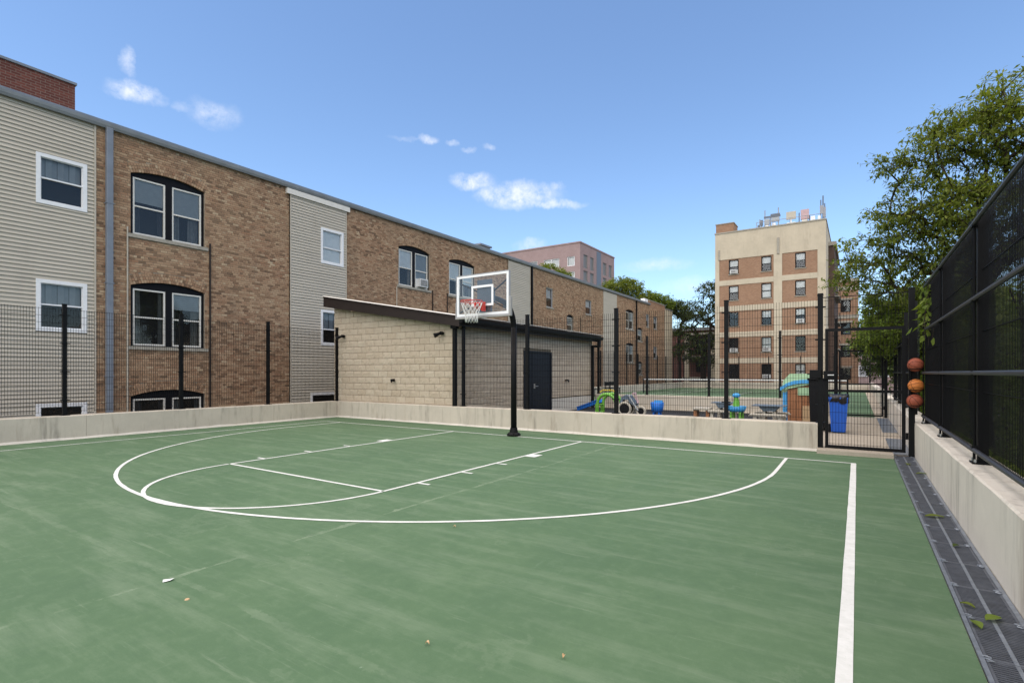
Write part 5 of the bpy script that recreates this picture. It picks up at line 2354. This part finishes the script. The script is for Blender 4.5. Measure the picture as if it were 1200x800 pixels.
for x in (-2.2, -.6, 1.0, 2.6, 4.1):
    m.tube([(x, AY + .8, RZ - .01), (x, AY + .8, RZ + .75)], .03, 6)
single(m, 'roof_railing', 'greyplastic', 'thin grey safety railing along the tan block roof edge', 'railing')

# ================================================================== pink tower behind
TW = thing('pink_tower', 'distant pinkish brick tower with large windows above the long roof', 'building', (-55, 100, -2))
TX0, TX1, TY0, TY1, TZ = -65.5, -44.0, 93.7, 113.0, 30.1
FT = Fr((0, TY0, 0), (1, 0, 0), (0, -1, 0))
FS = Fr((TX1, 0, 0), (0, 1, 0), (1, 0, 0))
tw_f, tw_s = [], []
for zt in (27.3, 23.9, 20.5, 17.1):
    for a, b in ((-62.0, -58.6), (-57.0, -54.9), (-53.2, -49.2), (-47.2, -45.3)):
        tw_f.append((a, b, zt - 2.1, zt))
for zt in (27.9, 24.3, 20.7, 17.1):
    for a, b in ((95.4, 97.6), (98.9, 101.0), (106.0, 108.2), (109.6, 111.6)):
        tw_s.append((a, b, zt - 3.0, zt))
m = MB()
wall_holes(m, TX0, TX1, -2, TZ, tw_f, FT, 0, .3)
wall_holes(m, TY0, TY1, -2, TZ, tw_s, FS, 0, .3)
m.add([(TX0, TY0, TZ), (TX1, TY0, TZ), (TX1, TY1, TZ), (TX0, TY1, TZ)], [(0, 1, 2, 3)])
m.add([(TX0, TY0, -2), (TX0, TY1, -2), (TX0, TY1, TZ), (TX0, TY0, TZ)], [(0, 1, 2, 3)])
m.add([(TX0, TY1, -2), (TX1, TY1, -2), (TX1, TY1, TZ), (TX0, TY1, TZ)], [(0, 1, 2, 3)])
m.build('wall', 'towerbrick', TW)
m = MB()
m.box((TX0 - .1, TY0 - .12, TZ), (TX1 + .12, TY1 + .1, TZ + .3))
m.build('coping', 'towerbrick', TW)
for (a, b, c, e) in tw_f:
    m = MB()
    m.ring(a, b, c, e, .12, -.25, -.12, FT)
    if b - a > 3:
        m.box(((a + b) / 2 - .08, c + .12, -.25), ((a + b) / 2 + .08, e - .12, -.12), FT)
    wo_ = m.build('window', 'curtain_w', TW)
    m = MB()
    m.add([(a + .12, c + .12, -.2), (b - .12, c + .12, -.2), (b - .12, e - .12, -.2), (a + .12, e - .12, -.2)], [(0, 1, 2, 3)], FT)
    m.build('pane', 'far_pane', wo_)
    m = MB()
    m.box((a + .12, c + .12, -.5), (b - .12, e - .12, -.45), FT)
    m.build('blind', random.choice(['curtain_w', 'curtain_w', 'curtain_g']), wo_)
for (a, b, c, e) in tw_s:
    m = MB()
    m.ring(a, b, c, e, .12, -.25, -.12, FS)
    for k in range(1, 7):
        z = c + (e - c) * k / 7
        m.box((a + .12, z - .05, -.25), (b - .12, z + .05, -.15), FS)
    wo_ = m.build('window', 'padding', TW)
    m = MB()
    m.box((a + .12, c + .12, -.32), (b - .12, e - .12, -.29), FS)
    m.build('louvre_back', 'greyplastic', wo_)
m = MB()
m.box((102.4, 13, 0), (104.9, TZ - .2, .04), FS)
m.build('grey_panel', 'metal_mount', TW)

HC = thing('far_row_house', 'pale brick row house glimpsed past the inner gate', 'house', (12, 104, -2))
m = MB()
m.box((5.5, 100, -2), (24, 110, 8.5))
m.build('wall', 'towerbrick', HC)
m = MB()
m.box((5.3, 99.7, 8.5), (24.2, 110.2, 9.0))
m.build('roof', 'roof', HC)
for z in (.8, 4.4):
    for x in (7, 10, 13, 16):
        m = MB()
        m.ring(x, x + 1.4, z, z + 2.0, .12, .0, .08, Fr((0, 100, 0), (1, 0, 0), (0, -1, 0)))
        wo_ = m.build('window', 'curtain_w', HC)
        m = MB()
        m.box((x + .12, 99.97, z + .12), (x + 1.28, 99.995, z + 1.88))
        m.build('pane', 'greyplastic', wo_)
# ------------------------------------------------------------------ house behind the middle tree
HB = thing('shaded_house', 'house coloured dark for shade, with a pale column, behind the tree beyond the tennis court', 'house', (-10, 68, -2))
m = MB()
m.box((-17, 67.5, -2), (-5.5, 76, 7.6))
m.build('wall', 'redbrick', HB)  # dark brick colour stands in for the shade on this house
m = MB()
m.box((-17.2, 66.9, 7.6), (-5.3, 76.2, 8.0))
m.build('roof', 'roof', HB)
for x in (-13.6, -9.9, -7.2):
    m = MB()
    m.box((x - .32, 66.0, -2), (x + .32, 66.6, 6.9))
    m.build('column', 'apttan', HB)
for z in (.6, 3.6, 6.9):
    m = MB()
    m.box((-14.2, 65.9, z), (-6.4, 67.5, z + .28))
    m.build('porch_deck', 'limestone', HB)
for z in (1.6, 4.6):
    for x in (-12.6, -8.9):
        m = MB()
        m.box((x, 67.42, z), (x + 1.3, 67.5, z + 1.6))
        m.build('window', 'black_frame', HB)


# ================================================================== trees
def leaves(pos, size, rng, droop=.5, wide=.42):
    """two-triangle folded leaves; pos (n,3)"""
    n = len(pos)
    az = rng.uniform(0, 2 * np.pi, n)
    el = rng.normal(-droop, .45, n)
    d = np.stack([np.cos(az) * np.cos(el), np.sin(az) * np.cos(el), np.sin(el)], 1)
    up = np.tile([0, 0, 1.], (n, 1)) + rng.normal(0, .35, (n, 3))
    s = np.cross(d, up)
    s /= np.maximum(np.linalg.norm(s, axis=1, keepdims=True), 1e-6)
    nn = np.cross(s, d)
    L = size * rng.uniform(.45, 1.4, n)[:, None]
    W = L * wide
    base = pos
    tip = pos + d * L
    midp = pos + d * L * .48
    l = midp + s * W * .5 + nn * W * .12
    r = midp - s * W * .5 + nn * W * .12
    V = np.stack([base, l, tip, r], 1).reshape(-1, 3)
    k = np.arange(n)[:, None] * 4
    F = np.concatenate([k + np.array([[0, 2, 1]]), k + np.array([[0, 3, 2]])], 0)
    return V, F


def fast_mesh(name, V, F, mat, off):
    me = bpy.data.meshes.new(name)
    V = (V - np.array(off)).astype(np.float32)
    me.vertices.add(len(V))
    me.vertices.foreach_set('co', V.ravel())
    k = F.shape[1]
    me.loops.add(F.size)
    me.loops.foreach_set('vertex_index', F.ravel().astype(np.int32))
    me.polygons.add(len(F))
    me.polygons.foreach_set('loop_start', (np.arange(len(F)) * k).astype(np.int32))
    me.update(calc_edges=True)
    me.validate()
    me.materials.append(MAT[mat])
    return me


def tree(name, label, base, fork, blobs, ncl, per, lsize, leafmat, r0=.16, seed=1, group=None, spread=.33, twig=.42, droop=.5, wide=.42, lift=.12, squash=.75):
    rng = np.random.default_rng(seed)
    base = np.array(base, float)
    fork = np.array(fork, float)
    t = thing(name, label, 'tree', tuple(base), group)
    wts = np.array([b[1] ** 2 for b in blobs])
    wts = wts / wts.sum()
    pts = []
    tries = 0
    while len(pts) < ncl and tries < ncl * 40:
        tries += 1
        c, r = blobs[rng.choice(len(blobs), p=wts)]
        v = rng.normal(0, 1, 3)
        v /= np.linalg.norm(v)
        q = np.array(c) + v * np.array([1, 1, squash]) * r * rng.uniform(.25, 1) ** .6
        if all(np.linalg.norm(q - p) > spread for p in pts[-150:]):
            pts.append(q)
    pts.sort(key=lambda p: np.linalg.norm(p - fork))
    nodes = []
    par = []
    n_tr = 6
    for i in range(n_tr):
        s = i / (n_tr - 1)
        nodes.append(base + (fork - base) * s + (rng.normal(0, .05, 3) * [1, 1, 0] if 0 < i < n_tr - 1 else 0))
        par.append(i - 1)
    cl_idx = []
    for p in pts:
        N = np.array(nodes[2:])
        dist = np.linalg.norm(N - p, axis=1)
        back = np.linalg.norm(N - fork, axis=1)
        j = int(np.argmin(dist + .22 * back + np.where(N[:, 2] > p[2] + .3, .4, 0))) + 2
        q = nodes[j]
        dd = np.linalg.norm(p - q)
        k = max(1, int(dd / .45))
        prev = j
        for i in range(1, k + 1):
            s = i / k
            pt = q + (p - q) * s + np.array([0, 0, lift * dd * math.sin(math.pi * s)]) + (rng.normal(0, .035 * min(dd, 1.5), 3) if i < k else 0)
            nodes.append(pt)
            par.append(prev)
            prev = len(nodes) - 1
        cl_idx.append(prev)
    cnt = np.zeros(len(nodes))
    for c in cl_idx:
        cnt[c] += 1
    for i in range(len(nodes) - 1, 0, -1):
        if par[i] >= 0:
            cnt[par[i]] += cnt[i]
    tot = max(cnt[0], 1)
    rad = np.maximum(r0 * np.sqrt(cnt / tot), .008)
    rad[0] *= 1.25
    m = MB()
    for i in range(1, len(nodes)):
        j = par[i]
        m.tube([nodes[j], nodes[i]], [min(rad[j], rad[i] * 1.35), rad[i]], 6 if rad[i] > .03 else 4, caps=False)
    # twigs + leaves
    P = []
    tm = MB()
    for c in cl_idx:
        q = nodes[c]
        pd = q - nodes[par[c]]
        pd = pd / max(np.linalg.norm(pd), 1e-6)
        nt = 5
        for k in range(nt):
            d = pd * .6 + rng.normal(0, .75, 3) + np.array([0, 0, -.05])
            d /= np.linalg.norm(d)
            d[2] *= .65
            L = twig * rng.uniform(.6, 1.3)
            e = q + d * L + np.array([0, 0, -.12 * L])
            if lsize > .06:
                m.tube([q, e], [.006, .003], 3, caps=False)
            s = rng.uniform(.1, 1.08, max(2, per // nt))
            P.append(q + (e - q) * s[:, None] + rng.normal(0, .05 * twig / .42, (len(s), 3)))
    m.build('trunk', 'bark', t)
    P = np.vstack(P)
    V, F = leaves(P, lsize, rng, droop, wide)
    me = fast_mesh('crown', V, F, leafmat, base)
    o = bpy.data.objects.new('crown', me)
    COL.objects.link(o)
    o.parent = t
    return t


# near tree overhanging from the right
tree('leafy_tree', 'large green tree overhanging the screened fence on the right', (10.6, 7.6, -2), (10.0, 6.6, 3.0),
     [((9.7, 5.7, 7.2), 1.15), ((8.9, 5.8, 7.05), .85), ((8.15, 5.9, 6.5), .62), ((8.7, 6.2, 5.75), 1.05), ((7.9, 6.4, 5.2), .75),
      ((7.15, 6.5, 4.65), .72), ((6.85, 6.6, 4.15), .42), ((7.6, 6.3, 5.7), .45), ((8.6, 5.9, 7.6), .4), ((7.7, 6.0, 6.9), .3), ((8.0, 7.0, 4.0), .9), ((9.4, 5.6, 5.4), 1.2), ((10.2, 5.3, 7.4), 1.2), ((8.7, 6.6, 4.4), .95), ((9.6, 6.6, 4.6), 1.1), ((10.8, 6.2, 6.2), 1.4), ((8.5, 7.6, 3.2), .8)],
     600, 66, .122, 'leaf', .19, 11, spread=.2, twig=.46, droop=.6, wide=.36)
tree('leafy_tree', 'small bright green tree behind the gate with drooping leaves', (9.3, 9.6, -2), (9.0, 9.4, 1.4),
     [((7.7, 9.0, 3.2), .85), ((8.3, 9.4, 2.6), .8), ((7.55, 10.2, 2.7), .7), ((8.9, 9.8, 3.6), 1.0), ((7.9, 11.2, 3.2), .7), ((7.5, 8.2, 3.6), .6), ((7.9, 7.6, 2.7), .55)],
     260, 70, .12, 'leaf_y', .1, 12, spread=.2, twig=.34)
tree('leafy_tree', 'dense darker tree further along behind the inner gate', (9.6, 18.0, -2), (9.2, 17.6, 1.2),
     [((7.75, 16.6, 3.2), 1.1), ((8.8, 17.1, 3.7), 1.3), ((9.3, 17.4, 2.5), 1.3), ((8.2, 18.2, 2.3), 1.0), ((10.2, 17, 4.3), 1.5), ((9.4, 15, 2.0), 1.2)],
     420, 80, .15, 'leaf_d', .16, 13, spread=.28, twig=.45)
tree('leafy_tree', 'background tree at the end of the drain path', (10.2, 27, -2), (9.8, 26.6, 2.0),
     [((9.6, 25.5, 4.2), 2.0), ((9.0, 26.5, 2.4), 1.4), ((11, 26, 5.5), 2.2), ((9.9, 22, 1.6), 1.6)],
     300, 70, .2, 'leaf_d', .2, 14, spread=.4, twig=.6)
tree('street_tree', 'distant tree closing the view past the inner gate', (9.5, 62, -2), (9.4, 61.5, 3.0),
     [((8.3, 60.5, 4.4), 2.0), ((10.5, 61, 5.2), 2.6), ((9.0, 61, 2.2), 1.8), ((12.5, 60, 4.0), 2.6), ((11.0, 60, 1.6), 1.8)],
     300, 60, .3, 'leaf_d', .25, 15, spread=.5, twig=.8)
# middle tree beyond the tennis court
tree('street_tree', 'tall dark tree with bare lower branches between the two buildings', (-9.2, 57, -2), (-8.9, 56.6, 4.5),
     [((-7.8, 56.4, 11.5), 1.9), ((-9.9, 55.5, 9.2), 1.7), ((-8.2, 56, 8.3), 1.8), ((-11, 55.2, 6.8), 1.5), ((-9.3, 56, 5.4), 2.0), ((-7.2, 56.5, 5.5), 1.8), ((-11.2, 55.5, 4.2), 1.6), ((-7.4, 56.8, 9.8), 1.6), ((-8.8, 55.8, 3.4), 1.7)],
     340, 42, .26, 'leaf_d', .34, 21, spread=.45, twig=.75)
# trees behind the long roof
tree('street_tree', 'green treetop in front of the pink tower above the roof', (-23.5, 44.5, -2), (-23.5, 44, 8),
     [((-24.0, 43.6, 13.2), 1.6), ((-22.6, 44.2, 12.6), 1.5), ((-25.6, 43.4, 12.2), 1.6), ((-21.2, 44.6, 11.4), 1.1)],
     220, 60, .26, 'leaf', .25, 22, spread=.45, twig=.7)
tree('street_tree', 'rounded treetop right of the pink tower', (-17.5, 51.5, -2), (-17.5, 51.4, 7),
     [((-18.2, 51.0, 11.9), 1.9), ((-16.8, 51.8, 12.0), 1.7), ((-19.6, 50.6, 10.6), 1.6), ((-15.8, 52.2, 10.4), 1.5)],
     240, 60, .26, 'leaf', .25, 23, spread=.45, twig=.7)
tree('street_tree', 'lower treetop above the far end of the long roof', (-14.5, 55.0, -2), (-14.5, 54.8, 6),
     [((-14.9, 54.2, 10.6), 1.5), ((-13.5, 55.0, 10.3), 1.2), ((-16.0, 53.8, 10.2), 1.2)],
     160, 60, .24, 'leaf_y', .22, 24, spread=.42, twig=.65)
tree('street_tree', 'small treetop peeking out behind the far parapet', (-12.3, 58.0, -2), (-12.4, 58, 6),
     [((-12.6, 57.6, 9.9), 1.2), ((-11.6, 58, 9.0), 1.0)], 90, 60, .24, 'leaf_d', .2, 25, spread=.4, twig=.6)

# hedge behind the screened fence
hd = thing('hedge', 'leafy hedge seen through the dark netting on the right', 'hedge', (8.9, -2, -.02))
rng = np.random.default_rng(33)
n = 34000
P = np.stack([8.55 + np.abs(rng.normal(0, .28, n)), rng.uniform(-9, 10.5, n), rng.uniform(0, 3.1, n)], 1)
P[:, 0] += .18 * np.sin(P[:, 1] * 2.1) + .14 * np.sin(P[:, 2] * 3 + P[:, 1])
keep = P[:, 2] < 2.75 + .35 * np.sin(P[:, 1] * 1.3)
P = P[keep]
V, F = leaves(P, .10, rng, .5, .6)
me = fast_mesh('foliage', V, F, 'leaf_y', (8.9, -2, -.02))
o = bpy.data.objects.new('foliage', me)
COL.objects.link(o)
o.parent = hd
o['kind'] = 'stuff'
m = MB()
for y in np.arange(-8.8, 10.4, .45):
    m.tube([(8.9 + rng.normal(0, .1), y, -2), (8.85 + rng.normal(0, .1), y + rng.normal(0, .1), 1.2), (8.8 + rng.normal(0, .15), y + rng.normal(0, .2), 2.6)], [.03, .022, .01], 5)
so_ = m.build('stems', 'bark', hd)
# hanging sprig over the end of the netting
vn = thing('hanging_branch', 'bright leafy branch hanging over the netting near the basketballs', 'branch', (8.0, 1.0, 2.1))
rng = np.random.default_rng(5)
m = MB()
P = []
for k in range(12):
    a = np.array([8.25 + rng.normal(0, .08), 1.3 + rng.normal(0, .15), 3.3 + rng.normal(0, .1)])
    b = np.array([7.84 + rng.normal(0, .04), .62 + rng.normal(0, .22), 2.35 + rng.normal(0, .25)])
    c = (a + b) / 2 + np.array([-.1, -.05, .15])
    m.tube([a, c, b], [.008, .006, .003], 4)
    s = rng.uniform(0, 1, 26)
    P.append(a * (1 - s[:, None]) ** 2 + 2 * c * (s * (1 - s))[:, None] + b * (s ** 2)[:, None] + rng.normal(0, .05, (26, 3)))
m.build('twig', 'bark', vn)
V, F = leaves(np.vstack(P), .125, rng, .8, .5)
me = fast_mesh('leaf_spray', V, F, 'leaf_y', (8.0, 1.0, 2.1))
o = bpy.data.objects.new('leaf_spray', me)
o['kind'] = 'stuff'
COL.objects.link(o)
o.parent = vn


# ------------------------------------------------------------------ litter
def litter_leaf(x, y, rot, L, mat, label, z=.012):
    m = MB()
    v, f = [], []
    n_ = 6
    for i in range(n_ + 1):
        t = i / n_
        w_ = .28 * L * math.sin(math.pi * min(1, t * .95 + .04)) + .001
        zz = z + .012 * math.sin(t * 3)
        v += [(t * L - L / 2, -w_, zz + .008), (t * L - L / 2, 0, zz), (t * L - L / 2, w_, zz + .009)]
        if i:
            b = 3 * i
            f += [(b - 3, b - 2, b + 1, b), (b - 2, b - 1, b + 2, b + 1)]
    V = np.array(v)
    c, s = math.cos(rot), math.sin(rot)
    V = np.stack([V[:, 0] * c - V[:, 1] * s + x, V[:, 0] * s + V[:, 1] * c + y, V[:, 2]], 1)
    m.add(V, f)
    return single(m, 'fallen_leaf', mat, label, 'leaf', 'fallen leaves')


litter_leaf(7.60, -6.18, .8, .12, 'leaf_y', 'larger pale green leaf lying on the drain grating')
litter_leaf(7.50, -6.33, 1.9, .10, 'leaf_y', 'pale green leaf beside the larger one on the drain grating')
litter_leaf(7.50, -6.02, 2.6, .08, 'leaf', 'small green leaf near the drain latch')
litter_leaf(7.58, -3.46, .3, .17, 'leaf', 'long green leaf across the drain halfway along')
litter_leaf(7.62, -4.55, 1.0, .08, 'leaf_d', 'small dark leaf on the drain grating')
litter_leaf(7.60, .3, 1.4, .13, 'leaf', 'green leaf on the drain near the gate')
litter_leaf(7.70, -.6, .4, .14, 'leaf', 'green leaf on the drain against the pale wall')
m = MB()
m.add([(2.66, -8.69, .008), (2.70, -8.71, .004), (2.725, -8.67, .010), (2.685, -8.65, .006), (2.71, -8.635, .014)], [(0, 1, 2, 3), (3, 2, 4)])
single(m, 'paper_scrap', 'paper', 'small white paper scrap on the green court', 'paper')
m = MB()
m.lathe([(.001, .006), (.013, .006), (.016, .001), (.014, .001), (.001, .004)], (3.15, -8.75, 0), 12)
single(m, 'bottle_cap', 't_tan', 'tiny tan cap lying on the green court', 'bottle cap')
for i, (x, y) in enumerate(((4.9, -8.3), (5.6, -8.0), (3.6, -6.5))):
    litter_leaf(x, y, i * 1.7, .028, 't_tan', ['tiny tan leaf fragment on the court near the camera', 'tiny tan leaf fragment nearer the right sideline', 'tiny tan leaf fragment just outside the three point line'][i], .006)
